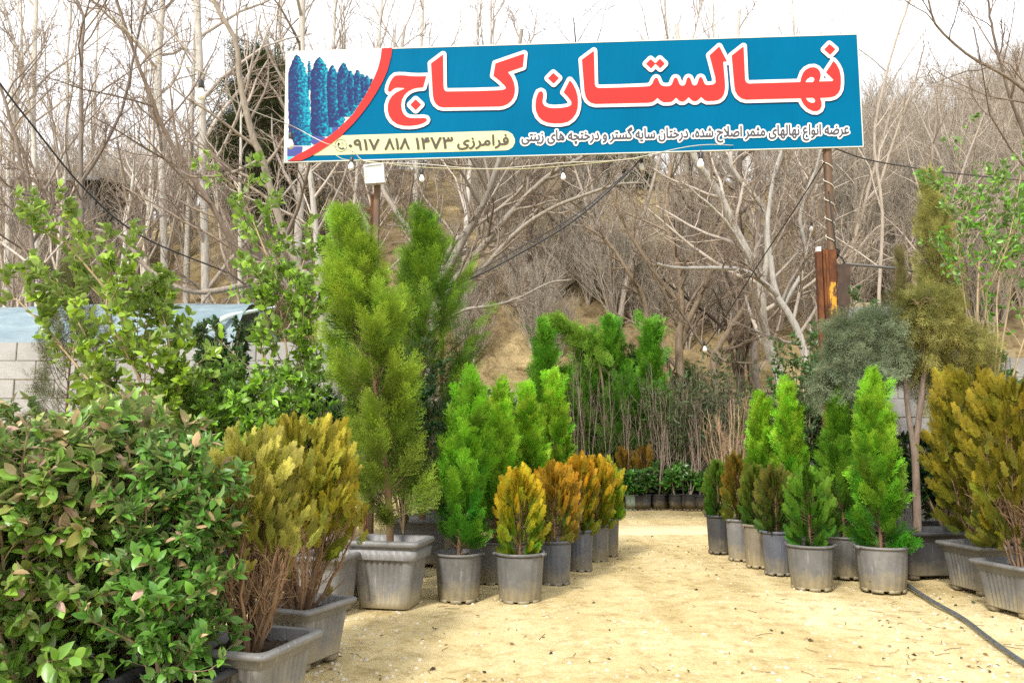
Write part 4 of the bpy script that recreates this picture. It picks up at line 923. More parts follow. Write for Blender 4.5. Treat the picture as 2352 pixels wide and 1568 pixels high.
# ================================================================ BROADLEAF SHRUBS
def leafy(root, seed, stems, rads, cols, leaf_len, tmpl=LEAF_SMALL, mat='leaf', levels=((7, .15, .95, .42, .6), (5, .2, 1, .5, .7)), nleaf=9, tipcol=None, tipw=.0, up=.06, woodcol=(.22, .17, .10), sr=6, wob=.13, lup=.5, ldense=1.0, lvar=.3, leafstart=.25, tip_only_above=None, stemleaf=True):
    """stems: (S,M,3) polylines. Leaves in pairs along the last shoots."""
    rng = np.random.default_rng(seed); P = np.asarray(stems, float); R_ = np.asarray(rads, float)
    mb = MB(); tubes(mb, P, R_, sr, np.array(woodcol) * rng.uniform(.8, 1.2, (len(P), 1))); shoots = [P[:, -4:]] if stemleaf else []
    cp, cr = P, R_
    for li, (nc, t0, t1, lf, an) in enumerate(levels):
        cp, cr = grow(rng, cp, cr, nc, t0, t1, lf, an, up, wob, 6, .55, .35, .0018)
        tubes(mb, cp, cr, 4, np.array(woodcol) * rng.uniform(.7, 1.25, (len(cp), 1)))
        if li >= len(levels) - 2: shoots.append(cp)
    mb.build('stems', M['bark'], root)
    lp, ld, ln_, tt, lc = [], [], [], [], []
    for S in shoots:
        B, Mm, _ = S.shape; n_ = nleaf
        t = leafstart + (1 - leafstart) * (np.arange(n_)[None] + rng.random((B, n_)) * .6) / n_; t = np.minimum(t, 1)
        f = t * (Mm - 1); i = np.clip(f.astype(int), 0, Mm - 2); w = (f - i)[..., None]; I = np.arange(B)[:, None]
        pos = S[I, i] * (1 - w) + S[I, i + 1] * w; tg = nrm(S[I, i + 1] - S[I, i])
        for side in (-1, 1):
            r = rng.normal(size=pos.shape); pp = nrm(np.cross(tg, r)) * side
            d = nrm(pp * .85 + tg * .65 + rng.normal(0, .2, pos.shape) + np.array([0, 0, .12]))
            keep = rng.random(t.shape) < ldense
            lp.append(pos[keep]); ld.append(d[keep]); tt.append(t[keep]); lc.append(np.broadcast_to(rng.normal(0, 1, (B, 1)), t.shape)[keep])
    p = np.concatenate(lp); d = np.concatenate(ld); t = np.concatenate(tt); cl = np.concatenate(lc); N = len(p)
    nn = nrm(np.array([0, 0, lup]) + rng.normal(0, .45, (N, 3)) + .35 * nrm(p - p.mean(0)))
    lo, hi, tipd = [np.array(c) for c in cols]
    base = mixc(lo, hi, np.clip(.45 + .22 * cl + rng.normal(0, .25, N), 0, 1)); base = base * (1 + rng.normal(0, .12, N))[:, None]
    ct = mixc(base, tipd, .25)
    if tipcol is not None:
        zt = (p[:, 2] - p[:, 2].min()) / np.ptp(p[:, 2]); pr = tipw * np.clip((t - .45) / .55, 0, 1) * np.clip((zt - (tip_only_above or 0)) / .4, .1, 1.0)
        sel = rng.random(N) < pr; tc = np.array([tipcol[j] for j in rng.integers(0, len(tipcol), N)]) * rng.uniform(.8, 1.15, (N, 1))
        base = np.where(sel[:, None], tc * .85, base); ct = np.where(sel[:, None], tc, ct)
    mb = MB(); scatter_mix(mb, tmpl if isinstance(tmpl, list) else [tmpl], rng, p, d, nn, leaf_len * rng.uniform(1 - lvar, 1 + lvar, N) * (1 - .25 * (t > .93)), np.clip(base, .004, 1), np.clip(ct, .004, 1)); mb.build('leaves', M[mat], root)
    return p
def stems_fan(rng, n, H, R, z0, M_=7, r0=.012, lean=(0, 0), curl=.8):
    a = rng.uniform(0, 6.28, n) + np.arange(n) * 2.4; rad = R * np.sqrt(rng.random(n)); s = np.linspace(0, 1, M_)
    P = np.zeros((n, M_, 3)); hh = H * rng.uniform(.7, 1.0, n)
    P[:, :, 0] = (rad * np.cos(a))[:, None] * s ** curl + lean[0] * s ** 1.3 * hh[:, None] + rng.normal(0, .012, (n, M_)) * s; P[:, :, 1] = (rad * np.sin(a))[:, None] * s ** curl + lean[1] * s ** 1.3 * hh[:, None] + rng.normal(0, .012, (n, M_)) * s
    P[:, :, 2] = z0 - .02 + hh[:, None] * s
    return P, r0 * rng.uniform(.7, 1.2, n)[:, None] * np.linspace(1, .4, M_)[None]
def px_stems(root_loc, lines, Y, M_=8, r0=.012):
    """stems given as pixel polylines at depth Y (+ optional dy per line)"""
    P, R_ = [], []
    for ln_, dy, r_ in lines:
        pts = [Vector((at(x, y, Y + dy * (i / max(1, len(ln_) - 1))).x, Y + dy * (i / max(1, len(ln_) - 1)), at(x, y, Y + dy * (i / max(1, len(ln_) - 1))).z)) - Vector(root_loc) for i, (x, y) in enumerate(ln_)]
        P.append(smooth_line(pts, M_)); R_.append(r_ * np.linspace(1, .35, M_))
    return np.array(P), np.array(R_)
# ================================================================ THE POTTED PLANTS
LIME = ((.026, .16, .007), (.15, .43, .013), (.40, .58, .04)); GOLD = ((.07, .22, .012), (.30, .32, .016), (.62, .38, .02))  # LIME low tone darkened to paint shade inside the crowns; tips are new growth
DKTHUJA = ((.025, .105, .008), (.06, .19, .012), (.15, .25, .02)); RUST = ((.04, .10, .01), (.15, .125, .012), (.27, .14, .02))
OLIVE = ((.13, .16, .018), (.27, .275, .028), (.46, .42, .09)); BRONZE = ((.055, .085, .008), (.15, .165, .011), (.33, .25, .024))
def pot_at(xc, yb, w, yr, rbf=.80):
    """centre, radius and height of a round pot from its foot, rim width and rim height in the photograph"""
    g = gnd(xc, yb); Y = g.y
    for _ in range(5): R = w * Y / F_PX / 2 * 1.0; Y = g.y + R * rbf
    return at(xc, 1000, Y).x, Y, R, max(.2, at(xc, yr, Y).z)
def potted_round(name, label, cat, group, xc, yb, w, yr, ytop, cw, mat, plant, seed, **kw):
    X, Y, R, H = pot_at(xc, yb, w, yr); r_ = thing(name, label, cat, (X, Y, 0), random.Random(seed).uniform(-.4, .4), group)
    round_pot(r_, R, H, M[mat], kw.pop('collar', True), True, kw.pop('rb', .80), .92, seed)
    zt = at(xc, ytop, Y).z; CR = cw * Y / F_PX / 2; z0 = H * .9
    plant(r_, seed, zt - z0, CR, z0, **kw); return r_
def p_lime(r_, seed, H, R, z0, **kw):
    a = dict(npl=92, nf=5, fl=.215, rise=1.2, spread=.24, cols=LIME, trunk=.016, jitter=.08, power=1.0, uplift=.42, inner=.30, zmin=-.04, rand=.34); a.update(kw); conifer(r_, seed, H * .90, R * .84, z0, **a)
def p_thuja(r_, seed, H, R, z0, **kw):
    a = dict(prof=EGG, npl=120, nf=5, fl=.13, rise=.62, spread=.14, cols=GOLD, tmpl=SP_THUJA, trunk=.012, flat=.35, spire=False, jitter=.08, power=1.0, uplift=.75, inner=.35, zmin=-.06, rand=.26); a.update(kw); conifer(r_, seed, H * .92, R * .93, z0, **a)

gl, gr = 'orange topped thujas in a row on the left', 'small thujas in a row on the right'
potted_round('potted_thuja', 'orange tipped round thuja in the nearest grey ribbed pot', 'potted shrub', gl, 1194, 1387, 113, 1265, 1092, 122, 'pot_grey', p_thuja, 11, collar=False)
potted_round('potted_thuja', 'orange and green thuja, second pot behind the nearest orange one', 'potted shrub', gl, 1272, 1345, 80, 1238, 1078, 116, 'pot_blue', p_thuja, 12, collar=False, cols=((.06, .11, .02), (.30, .21, .015), (.55, .27, .02)))
potted_round('potted_thuja', 'thuja with dark orange upright tips, third pot of the left row', 'potted shrub', gl, 1330, 1313, 62, 1214, 1058, 96, 'pot_blue', p_thuja, 13, collar=False, cols=((.06, .15, .012), (.30, .21, .012), (.60, .28, .012)))
potted_round('potted_thuja', 'orange topped green thuja, fourth pot of the left row', 'potted shrub', gl, 1368, 1291, 60, 1201, 1062, 88, 'pot_grey', p_thuja, 14, collar=False, cols=((.07, .20, .012), (.30, .26, .014), (.58, .30, .015)))
potted_round('potted_thuja', 'bright green thuja with orange top, farthest pot of the left row', 'potted shrub', gl, 1391, 1278, 58, 1188, 1066, 78, 'pot_grey', p_thuja, 15, collar=False, cols=((.07, .26, .012), (.22, .32, .016), (.52, .33, .02)))
gc = 'lime green cypresses in pots'
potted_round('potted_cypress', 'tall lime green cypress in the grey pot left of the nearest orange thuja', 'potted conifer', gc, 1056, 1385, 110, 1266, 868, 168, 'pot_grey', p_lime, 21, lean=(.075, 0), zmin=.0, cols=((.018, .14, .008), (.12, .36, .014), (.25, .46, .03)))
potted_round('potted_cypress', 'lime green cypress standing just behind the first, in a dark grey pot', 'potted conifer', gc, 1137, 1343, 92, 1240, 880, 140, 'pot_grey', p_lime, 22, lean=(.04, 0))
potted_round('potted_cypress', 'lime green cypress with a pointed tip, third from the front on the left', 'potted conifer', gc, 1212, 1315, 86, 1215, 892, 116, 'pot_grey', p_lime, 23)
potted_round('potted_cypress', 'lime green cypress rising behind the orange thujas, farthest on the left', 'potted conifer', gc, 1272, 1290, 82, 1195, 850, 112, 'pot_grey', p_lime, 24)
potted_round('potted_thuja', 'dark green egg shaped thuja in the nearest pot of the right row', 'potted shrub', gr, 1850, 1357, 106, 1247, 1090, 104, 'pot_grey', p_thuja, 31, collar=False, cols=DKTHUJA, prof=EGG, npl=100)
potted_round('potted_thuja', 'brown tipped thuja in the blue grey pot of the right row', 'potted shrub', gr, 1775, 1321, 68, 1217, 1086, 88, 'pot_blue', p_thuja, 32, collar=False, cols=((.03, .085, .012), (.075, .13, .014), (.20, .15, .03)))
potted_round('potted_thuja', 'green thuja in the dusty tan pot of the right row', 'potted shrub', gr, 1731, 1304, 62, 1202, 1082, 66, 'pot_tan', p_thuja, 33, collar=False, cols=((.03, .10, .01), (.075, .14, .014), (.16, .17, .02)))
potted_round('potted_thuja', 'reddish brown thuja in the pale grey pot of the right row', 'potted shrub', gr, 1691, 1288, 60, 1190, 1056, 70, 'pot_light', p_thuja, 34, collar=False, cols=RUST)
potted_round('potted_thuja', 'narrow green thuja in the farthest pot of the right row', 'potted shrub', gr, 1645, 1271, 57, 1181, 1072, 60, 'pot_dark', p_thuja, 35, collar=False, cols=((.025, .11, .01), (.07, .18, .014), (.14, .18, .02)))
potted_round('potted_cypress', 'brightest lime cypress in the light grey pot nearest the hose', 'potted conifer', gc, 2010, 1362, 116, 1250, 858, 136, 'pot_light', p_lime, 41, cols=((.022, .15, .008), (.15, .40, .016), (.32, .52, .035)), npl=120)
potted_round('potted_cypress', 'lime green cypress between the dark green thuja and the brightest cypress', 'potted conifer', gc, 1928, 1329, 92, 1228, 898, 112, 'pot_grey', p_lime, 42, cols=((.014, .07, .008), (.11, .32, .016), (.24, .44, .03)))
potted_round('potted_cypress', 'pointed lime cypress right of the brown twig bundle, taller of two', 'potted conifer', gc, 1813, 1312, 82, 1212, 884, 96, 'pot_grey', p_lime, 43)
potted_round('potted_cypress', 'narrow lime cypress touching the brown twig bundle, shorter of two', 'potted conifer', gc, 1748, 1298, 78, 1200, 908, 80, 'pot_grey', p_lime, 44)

OLDTH = dict(prof=lambda t: np.sqrt(np.clip(1 - ((t - .50) / .56) ** 2, .03, 1)), npl=170, nf=6, fl=.16, rise=.6, spread=.16, cols=BRONZE, tmpl=SP_THUJA, flat=.4, spire=False, jitter=.10, uplift=.6, inner=.45, zmin=.05, stems=False, rand=.34)
# square planters: (name, label, foot px, rim ...)
def planter(name, label, cat, xc, Yc, W, D, yr, rz, mat, group=None, **kw):
    X = at(xc, 1000, Yc).x; H = at(xc, yr, Yc).z
    r_ = thing(name, label, cat, (X, Yc, 0), math.radians(rz), group); square_pot(r_, W, D, H, M[mat], **kw); return r_, H
gd = 'half dead golden thujas in square planters'
r_, H = planter('potted_thuja', 'half bare golden thuja in the square planter cut by the lower edge', 'potted shrub', 590, 3.72, .46, .46, 1462, -17, 'pot_light', gd, seed=51)
dead_thuja(r_, 51, at(600, 985, 3.75).z - H * .82, H * .82, 0, OLIVE, 26, .40, .22, 40, 14, .085, (-.02, .06)); conifer(r_, 151, (at(560, 985, 3.75).z - H * .82) * .90, .20, H * .82, **dict(OLDTH, zmin=.50, npl=70, fl=.11, cols=((.15, .18, .018), (.29, .30, .03), (.54, .48, .12)), lean=(-.02, 0), prof=lambda t: np.sqrt(np.clip(1 - ((t - .74) / .30) ** 2, .03, 1))))
r_, H = planter('potted_thuja', 'olive golden thuja with bare stems in the fluted planter second from the front', 'potted shrub', 700, 4.62, .44, .44, 1377, -24, 'pot_light', gd, seed=52)
dead_thuja(r_, 52, at(690, 968, 4.6).z - H * .82, H * .82, 0, ((.10, .15, .012), (.27, .24, .016), (.44, .32, .03)), 26, .36, .29, 60, 14, .095); conifer(r_, 152, (at(690, 968, 4.6).z - H * .82) * .93, .27, H * .82, **dict(OLDTH, zmin=.26, npl=130, fl=.12, cols=((.11, .17, .014), (.25, .265, .02), (.46, .38, .05)), prof=lambda t: np.sqrt(np.clip(1 - ((t - .62) / .42) ** 2, .03, 1))))
r_, H = planter('square_planter', 'plain pale grey planter half hidden behind the fluted one', 'planter', 762, 5.9, .36, .42, 1268, -12, 'pot_light', seed=53, flute=.0)
r_, H = planter('square_planter', 'dark grey ribbed planter wedged behind the ornate one', 'planter', 823, 6.5, .34, .34, 1262, 18, 'pot_dark', seed=54)
# ornate planter with the tall cypress
r_, H = planter('potted_cypress', 'tall yellow green cypress in the ornate banded grey planter', 'potted conifer', 902, 6.12, .54, .40, 1234, -13, 'pot_light', seed=55, feet=False, bands=True, scallop=True, taper=.72, flute=.014)
TALLC = ((.12, .16, .025), (.105, .26, .016), (.38, .52, .04))
z0 = H * .82; Ht = at(800, 478, 6.1).z - z0
def tall_prof(t): return np.interp(t, [0, .1, .2, .32, .42, .55, .7, .82, .92, 1], [.45, .70, .78, .62, .84, 1.0, .84, .58, .34, .06])
conifer(r_, 55, Ht * .96, .335, z0, prof=tall_prof, npl=105, nf=10, fl=.26, rise=.95, spread=.27, zmin=.06, cols=TALLC, tmpl=SP_CYP, lean=(-.185, .03), trunk=.030, inner=.3, rand=.34, jitter=.075)
r_, H = planter('potted_cypress', 'second tall cypress, darker green, in the deep planter behind the ornate one', 'potted conifer', 972, 8.0, .62, .46, 1187, -8, 'pot_grey', seed=56, flute=0, bands=False)
z0 = H * .82
def tall2(t): return np.interp(t, [0, .08, .25, .45, .6, .72, .82, .9, 1], [.35, .62, .75, .85, 1.0, .80, .5, .42, .08])
conifer(r_, 56, at(938, 516, 8).z - z0, .47, z0, prof=tall2, npl=115, nf=9, fl=.26, rise=.95, spread=.42, zmin=.06, cols=((.045, .08, .016), (.06, .19, .012), (.22, .36, .02)), tmpl=SP_CYP, lean=(-.012, 0), trunk=.035, inner=.3, rand=.32, jitter=.075, bias=(.35, 0))
r_, H = planter('square_planter', 'charcoal planter edge showing between the deep planter and the lime cypress', 'planter', 1010, 8.9, .5, .4, 1180, 10, 'pot_dark', seed=57)

# right hand planters
r_, H = planter('potted_thuja', 'bronze green old thuja in the nearest grey planter at the right edge', 'potted shrub', 2330, 5.86, .50, .46, 1288, 14, 'pot_grey', 'bronze thujas in square planters', seed=61)
dead_thuja(r_, 61, at(2320, 888, 5.8).z - H * .82, H * .82, 0, BRONZE, 22, .3, .24, 40, 12, .11); conifer(r_, 161, (at(2320, 888, 5.8).z - H * .9) * .95, .35, H * .9, **OLDTH)
r_, H = planter('potted_thuja', 'bronze green old thuja in the planter behind the nearest one at the right edge', 'potted shrub', 2240, 6.65, .50, .46, 1245, 12, 'pot_grey', 'bronze thujas in square planters', seed=62)
dead_thuja(r_, 62, at(2250, 868, 6.7).z - H * .82, H * .82, 0, BRONZE, 22, .3, .24, 40, 12, .115); conifer(r_, 162, (at(2250, 868, 6.7).z - H * .9) * .95, .365, H * .9, **OLDTH)
r_, H = planter('square_planter', 'charcoal planter with glossy dark laurel behind the juniper', 'planter', 2178, 8.3, .5, .4, 1200, 6, 'pot_dark', seed=63)
rng = np.random.default_rng(63); P, R_ = stems_fan(rng, 12, 1.0, .34, H * .8)
leafy(r_, 63, P, R_, ((.006, .035, .008), (.015, .085, .014), (.03, .11, .02)), .075, LEAF_SMALL, 'leaf', nleaf=8)
# grafted weeping juniper with a forked trunk
JY = 7.35; r_, H = planter('potted_juniper', 'grafted weeping juniper, grey green and olive, with forked trunk in a charcoal planter', 'potted tree', 2112, JY, .66, .46, 1214, 4, 'pot_dark', seed=64, flute=0)
J = Vector(r_.location); Jr = Matrix.Rotation(-math.radians(4), 3, 'Z')
def jp(x, y, dy=0.0): return Jr @ (at(x, y, JY + dy) - J)
mb = MB()
t1 = smooth_line([jp(2106, 1235), jp(2107, 1190), jp(2104, 1100), jp(2102, 1035), jp(2108, 985), jp(2120, 880), jp(2131, 790), jp(2128, 720), jp(2135, 665)], 20); t2 = smooth_line([jp(2102, 1060), jp(2096, 1010), jp(2086, 950), jp(2079, 880), jp(2070, 790), jp(2085, 740)], 14)
tubes(mb, t1, np.linspace(.038, .018, 20), 10, (.22, .165, .13)); tubes(mb, t2, np.linspace(.028, .015, 14), 9, (.22, .17, .135)); tmb = mb
rng = np.random.default_rng(65)
def weeping(root, tmb, name, heads, cols, seed, nb, fl=.10):
    rng = np.random.default_rng(seed); P = []
    for (c, rx, rz_, drop, w) in heads:
        n_ = int(nb * w); cl_ = rng.uniform(0, 6.28, 9); a = cl_[rng.integers(0, 9, n_)] + rng.normal(0, .16, n_); rr_ = rx * np.sqrt(rng.uniform(.05, 1, n_)); s = np.linspace(0, 1, 9); dl = drop * rng.uniform(.35, 1.0, n_)
        B = np.zeros((n_, 9, 3)); hx = np.cos(a)[:, None] * rr_[:, None] * np.minimum(1, s * 1.7) ** .8; hy = np.sin(a)[:, None] * rr_[:, None] * np.minimum(1, s * 1.7) ** .8
        B[:, :, 0] = c[0] + hx; B[:, :, 1] = c[1] + hy * .8; B[:, :, 2] = c[2] + rz_ * rng.uniform(.3, 1, n_)[:, None] * np.sin(np.minimum(1, s * 2.2) * math.pi / 2) * (1 - .5 * (rr_ / rx)[:, None] ** 2) - dl[:, None] * np.clip(s - .25, 0, 1) ** 1.4
        B[:, 1:] += rng.normal(0, .012, B[:, 1:].shape); P.append(B); tubes(tmb, B, .005 * np.linspace(1, .3, 9)[None] * np.ones((n_, 1)), 4, (.17, .11, .06))
    P = np.concatenate(P)
    nf = 12; s = rng.uniform(.18, 1, (len(P), nf)); f = s * 8; i = np.clip(f.astype(int), 0, 7); w_ = (f - i)[..., None]; I = np.arange(len(P))[:, None]
    p = P[I, i] * (1 - w_) + P[I, i + 1] * w_ + rng.normal(0, .03, (len(P), nf, 3)); d = nrm(nrm(P[I, i + 1] - P[I, i]) + rng.normal(0, .55, p.shape)); k = p.shape[0] * nf
    cl = rng.normal(0, 1, len(P))[:, None] + 0 * s; lo, hi, tip = [np.array(c) for c in cols]
    base = mixc(lo, hi, np.clip(.5 + .25 * cl + rng.normal(0, .2, s.shape), 0, 1)); ct = mixc(base, tip, np.clip(s * .7, 0, 1))
    mb_ = MB(); scatter_mix(mb_, SP_JUN, rng, p.reshape(-1, 3), d.reshape(-1, 3), rng.normal(size=(k, 3)), fl * rng.uniform(.6, 1.4, k), np.clip(base, .005, 1).reshape(-1, 3), np.clip(ct, .005, 1).reshape(-1, 3)); mb_.build(name, M['needle'], root, False)
weeping(r_, tmb, 'grey_foliage', [(jp(1985, 765), .34, .14, .80, 1.0), (jp(1940, 850, -.1), .28, .10, .55, .7), (jp(2030, 745, .1), .30, .13, .95, .8)], ((.085, .125, .065), (.16, .205, .115), (.29, .33, .19)), 66, 46, .17)
weeping(r_, tmb, 'olive_foliage', [(jp(2140, 695), .29, .11, 1.25, 1.0), (jp(2195, 770, .05), .32, .12, 1.1, .9), (jp(2110, 700, -.15), .30, .12, .8, .7), (jp(2225, 860, .1), .2, .1, .8, .4)], ((.10, .12, .03), (.23, .23, .055), (.42, .36, .10)), 67, 42, .17)

tmb.build('trunk', M['bark'], r_)
# ================================================================ FOREGROUND LEFT: laurel leaved shrubs
BRZ = ((.46, .33, .17), (.36, .38, .11), (.50, .33, .25), (.32, .38, .09), (.56, .40, .22), (.26, .34, .08))
def front_shrub(label, xc, Y, W, yr, rz, ytop, Rr, seed, cols, n=16, tipw=.45, ll=.085, lean=(0, 0), lev=None, mat='pot_dark'):
    r_, H = planter('potted_laurel', label, 'potted shrub', xc, Y, W, W, yr, rz, mat, 'glossy leaved shrubs in planters at the lower left', seed=seed)
    rng = np.random.default_rng(seed); Ht = at(xc, ytop, Y).z - H * .82
    P, R_ = stems_fan(rng, n, Ht, Rr, H * .82, 8, .010, lean, .7)
    leafy(r_, seed, P, R_, cols, ll, LEAF_MIX, 'leaf', lev or ((11, .02, .97, .34, .8), (3, .2, 1, .55, .7)), 6, BRZ, tipw, .05, (.25, .19, .11), 6, .12, .6, .74, .35, .2, .15)
    return r_
FG = ((.07, .21, .022), (.24, .45, .05), (.44, .54, .14))
front_shrub('large glossy leaved shrub with bronze young leaves in the lower left corner', 110, 3.42, .50, 1552, 5, 962, .34, 71, FG, 24, 1.25, .064)
front_shrub('glossy leaved shrub with bronze tips between the corner shrub and the dark stemmed one', 285, 3.75, .46, 1530, -8, 950, .33, 72, FG, 22, 1.25, .062)
front_shrub('dark green glossy shrub with visible brown stem beside the half bare thuja', 405, 3.38, .40, 1552, -14, 1030, .17, 73, ((.045, .17, .02), (.15, .36, .04), (.26, .42, .10)), 14, .35, .052)
front_shrub('glossy leaved shrub with yellowish new shoots behind the corner shrub, by the block wall', 20, 4.7, .45, 1400, 3, 965, .36, 74, ((.03, .10, .015), (.09, .20, .025), (.18, .25, .04)), 16, .8, .060)

# ================================================================ PRIVETS AND SHRUBS IN THE SECOND ROW
PRIV = ((.14, .27, .014), (.30, .48, .03), (.46, .58, .09))
def px_shrub(name, label, cat, foot, Y, lines, seed, cols, ll, tmpl=LEAF_ROUND, mat='leaf', group=None, **kw):
    loc = (at(foot[0], foot[1], Y).x, Y, 0); r_ = thing(name, label, cat, loc, 0, group)
    rr = np.random.default_rng(seed); base = Vector((0, 0, .3))
    P, R_ = px_stems(loc, lines, Y); P[:, 0] = np.array([(rr.normal(0, .05), rr.normal(0, .05), .28) for _ in range(len(P))])
    round_pot(r_, .22, .34, M['pot_black'], False, True, .8, .9, seed)
    leafy(r_, seed, P, R_, cols, ll, tmpl, mat, **kw); return r_
lev = ((11, .22, .98, .24, .62), (4, .2, 1, .5, .7))
px_shrub('privet', 'tall leaning privet with light green leaves in front of the plastic tunnel', 'shrub', (330, 1200), 6.0,
    [([(330, 1200), (300, 1010), (225, 900), (146, 803), (60, 705), (5, 672)], .2, .014), ([(330, 1200), (345, 1000), (290, 760), (225, 640), (160, 570), (118, 505)], .0, .015), ([(335, 1200), (360, 1010), (350, 870), (330, 760), (372, 690)], .3, .012),
     ([(330, 1200), (366, 980), (300, 830), (240, 700), (275, 575)], -.2, .013), ([(330, 1200), (390, 1000), (395, 900), (385, 760), (360, 700)], .1, .010), ([(330, 1200), (330, 1000), (270, 900), (190, 760), (130, 640)], .2, .012), ([(330,1200),(380,1020),(400,930),(410,860)], .0, .010)], 81, PRIV, .072, levels=lev, nleaf=5, woodcol=(.36, .27, .16), up=.05, ldense=1.0)
px_shrub('privet', 'privet with long bare shoots left of the tall yellow green cypress', 'shrub', (690, 1150), 7.0,
    [([(690, 1150), (672, 900), (663, 837), (650, 750), (641, 690), (610, 580), (570, 480), (538, 420)], .0, .013), ([(690, 1150), (735, 1020), (742, 960), (732, 848), (715, 740), (690, 640), (700, 590)], .1, .013), ([(690, 1150), (640, 950), (610, 850), (600, 780), (640, 700), (670, 640)], -.1, .012), ([(690, 1150), (690, 930), (690, 820), (655, 690), (625, 610), (590, 520)], .2, .010),
     ([(690, 1150), (590, 990), (500, 950), (440, 905)], -.3, .010), ([(690, 1150), (700, 1000), (705, 900), (690, 800), (735, 690)], .1, .010)], 82, ((.13, .30, .014), (.30, .52, .03), (.46, .60, .09)), .070, levels=lev, nleaf=5, woodcol=(.36, .28, .17), up=.05, ldense=.92)
rng = np.random.default_rng(83)
def fan_shrub(name, label, cat, xc, yc, Y, H, R, z0, n, cols, ll, seed, tmpl=LEAF_SMALL, mat='leaf', pot=True, group=None, lean=(0, 0), **kw):
    X = at(xc, yc, Y).x; r_ = thing(name, label, cat, (X, Y, 0), 0, group); rng = np.random.default_rng(seed)
    if pot: round_pot(r_, min(.22, R * .7 + .05), .32, M['pot_black'], False, True, .8, .9, seed)
    P, R_ = stems_fan(rng, n, H - z0, R, z0, 7, .010, lean, .9)
    leafy(r_, seed, P, R_, cols, ll, tmpl, mat, **kw); return r_
DARK = ((.008, .045, .010), (.025, .11, .016), (.05, .15, .025)); MID = ((.015, .08, .012), (.05, .17, .02), (.10, .22, .03))
fan_shrub('camellia', 'small dark green bushy shrub against the block wall', 'shrub', 500, 800, 7.9, at(500, 742, 7.9).z, .32, 1.45, 14, DARK, .06, 84, levels=((6, .1, .95, .34, .7), (4, .2, 1, .5, .7)), nleaf=5)
fan_shrub('laurel', 'bright leaved laurel spreading low between the thujas and the block wall', 'shrub', 560, 900, 6.6, at(560, 862, 6.6).z, .62, .5, 26, ((.10, .29, .014), (.26, .50, .03), (.42, .58, .08)), .075, 85, levels=((6, .4, .98, .3, .7), (4, .2, 1, .5, .7)), nleaf=5)
fan_shrub('laurel', 'dark laurel filling the gap behind the olive golden thuja', 'shrub', 690, 1000, 6.9, at(690, 905, 6.9).z, .5, .4, 22, DARK, .07, 86, levels=((6, .3, .98, .3, .7), (4, .2, 1, .5, .7)), nleaf=5)
fan_shrub('laurel', 'dark leaved shrub between the two tall cypresses', 'shrub', 930, 1000, 7.3, at(930, 800, 7.3).z, .40, .4, 18, DARK, .055, 87, levels=((7, .25, .98, .26, .7), (4, .2, 1, .5, .7)), nleaf=5)
fan_shrub('laurel', 'dark leaved shrub behind the first lime cypress', 'shrub', 1060, 1050, 9.0, at(1060, 905, 9.0).z, .55, .3, 20, ((.008, .03, .010), (.02, .08, .016), (.04, .11, .02)), .06, 88, levels=((7, .2, .98, .28, .7), (4, .2, 1, .5, .7)), nleaf=5)
X = at(165, 760, 7.6).x; r_ = thing('potted_cypress', 'slim grey green cypress behind the leaning privet, against the block wall', 'potted conifer', (X, 7.6, 0)); round_pot(r_, .2, .34, M['pot_black'], False, seed=91)
conifer(r_, 91, at(165, 612, 7.6).z - .3, .34, .3, prof=OVOID, npl=80, nf=5, fl=.2, rise=1.2, spread=.4, cols=((.05, .06, .018), (.075, .09, .024), (.13, .13, .04)), tmpl=SP_CYP, trunk=.02)
X = at(40, 760, 8.0).x
# right side
px_shrub('privet', 'tall bright leaved privet with a pale stem at the right edge', 'shrub', (2255, 1120), 7.6,
    [([(2255, 1120), (2246, 800), (2245, 695), (2250, 594), (2270, 520), (2291, 470)], .1, .013), ([(2255, 1120), (2300, 800), (2320, 680), (2330, 560), (2360, 440)], .2, .013), ([(2255, 1120), (2270, 760), (2240, 600), (2210, 480), (2185, 400)], .3, .012), ([(2255, 1120), (2330, 850), (2370, 720), (2400, 560)], .0, .012),
     ([(2255, 1120), (2230, 800), (2215, 680), (2200, 560), (2230, 450)], .1, .010), ([(2255, 1120), (2290, 800), (2290, 660), (2320, 540), (2345, 400)], -.1, .010), ([(2255, 1120), (2280, 820), (2260, 700), (2300, 600), (2340, 500)], -.2, .010)], 92, ((.06, .21, .014), (.18, .42, .026), (.22, .42, .05)), .054, levels=((9, .45, .98, .26, .62), (3, .2, 1, .5, .7)), nleaf=5, woodcol=(.36, .28, .17), up=.03, ldense=.85)
fan_shrub('laurel', 'loose green shrub left of the rusty column', 'shrub', 1842, 900, 9.1, at(1842, 765, 9.1).z, .34, .4, 12, MID, .055, 93, levels=((7, .35, .98, .24, .7), (4, .2, 1, .5, .7)), nleaf=5)
fan_shrub('laurel', 'dark shrub behind the middle of the right pot row', 'shrub', 1870, 1050, 9.0, at(1870, 930, 9.0).z, .5, .3, 18, ((.012, .04, .012), (.035, .085, .02), (.06, .10, .03)), .055, 94, levels=((7, .2, .98, .28, .7), (4, .2, 1, .5, .7)), nleaf=5)
fan_shrub('laurel', 'dark glossy shrub right of the forked juniper trunk', 'shrub', 2160, 1080, 7.95, at(2160, 985, 7.95).z, .42, .35, 18, ((.006, .04, .010), (.018, .10, .018), (.035, .13, .025)), .06, 95, levels=((7, .2, .98, .28, .7), (4, .2, 1, .5, .7)), nleaf=5)
fan_shrub('laurel', 'bright green sprig beside the right edge block wall', 'shrub', 2290, 850, 7.9, at(2290, 800, 7.9).z, .18, .5, 7, MID, .065, 96, levels=((5, .6, .98, .2, .7), (3, .2, 1, .5, .7)), nleaf=4)
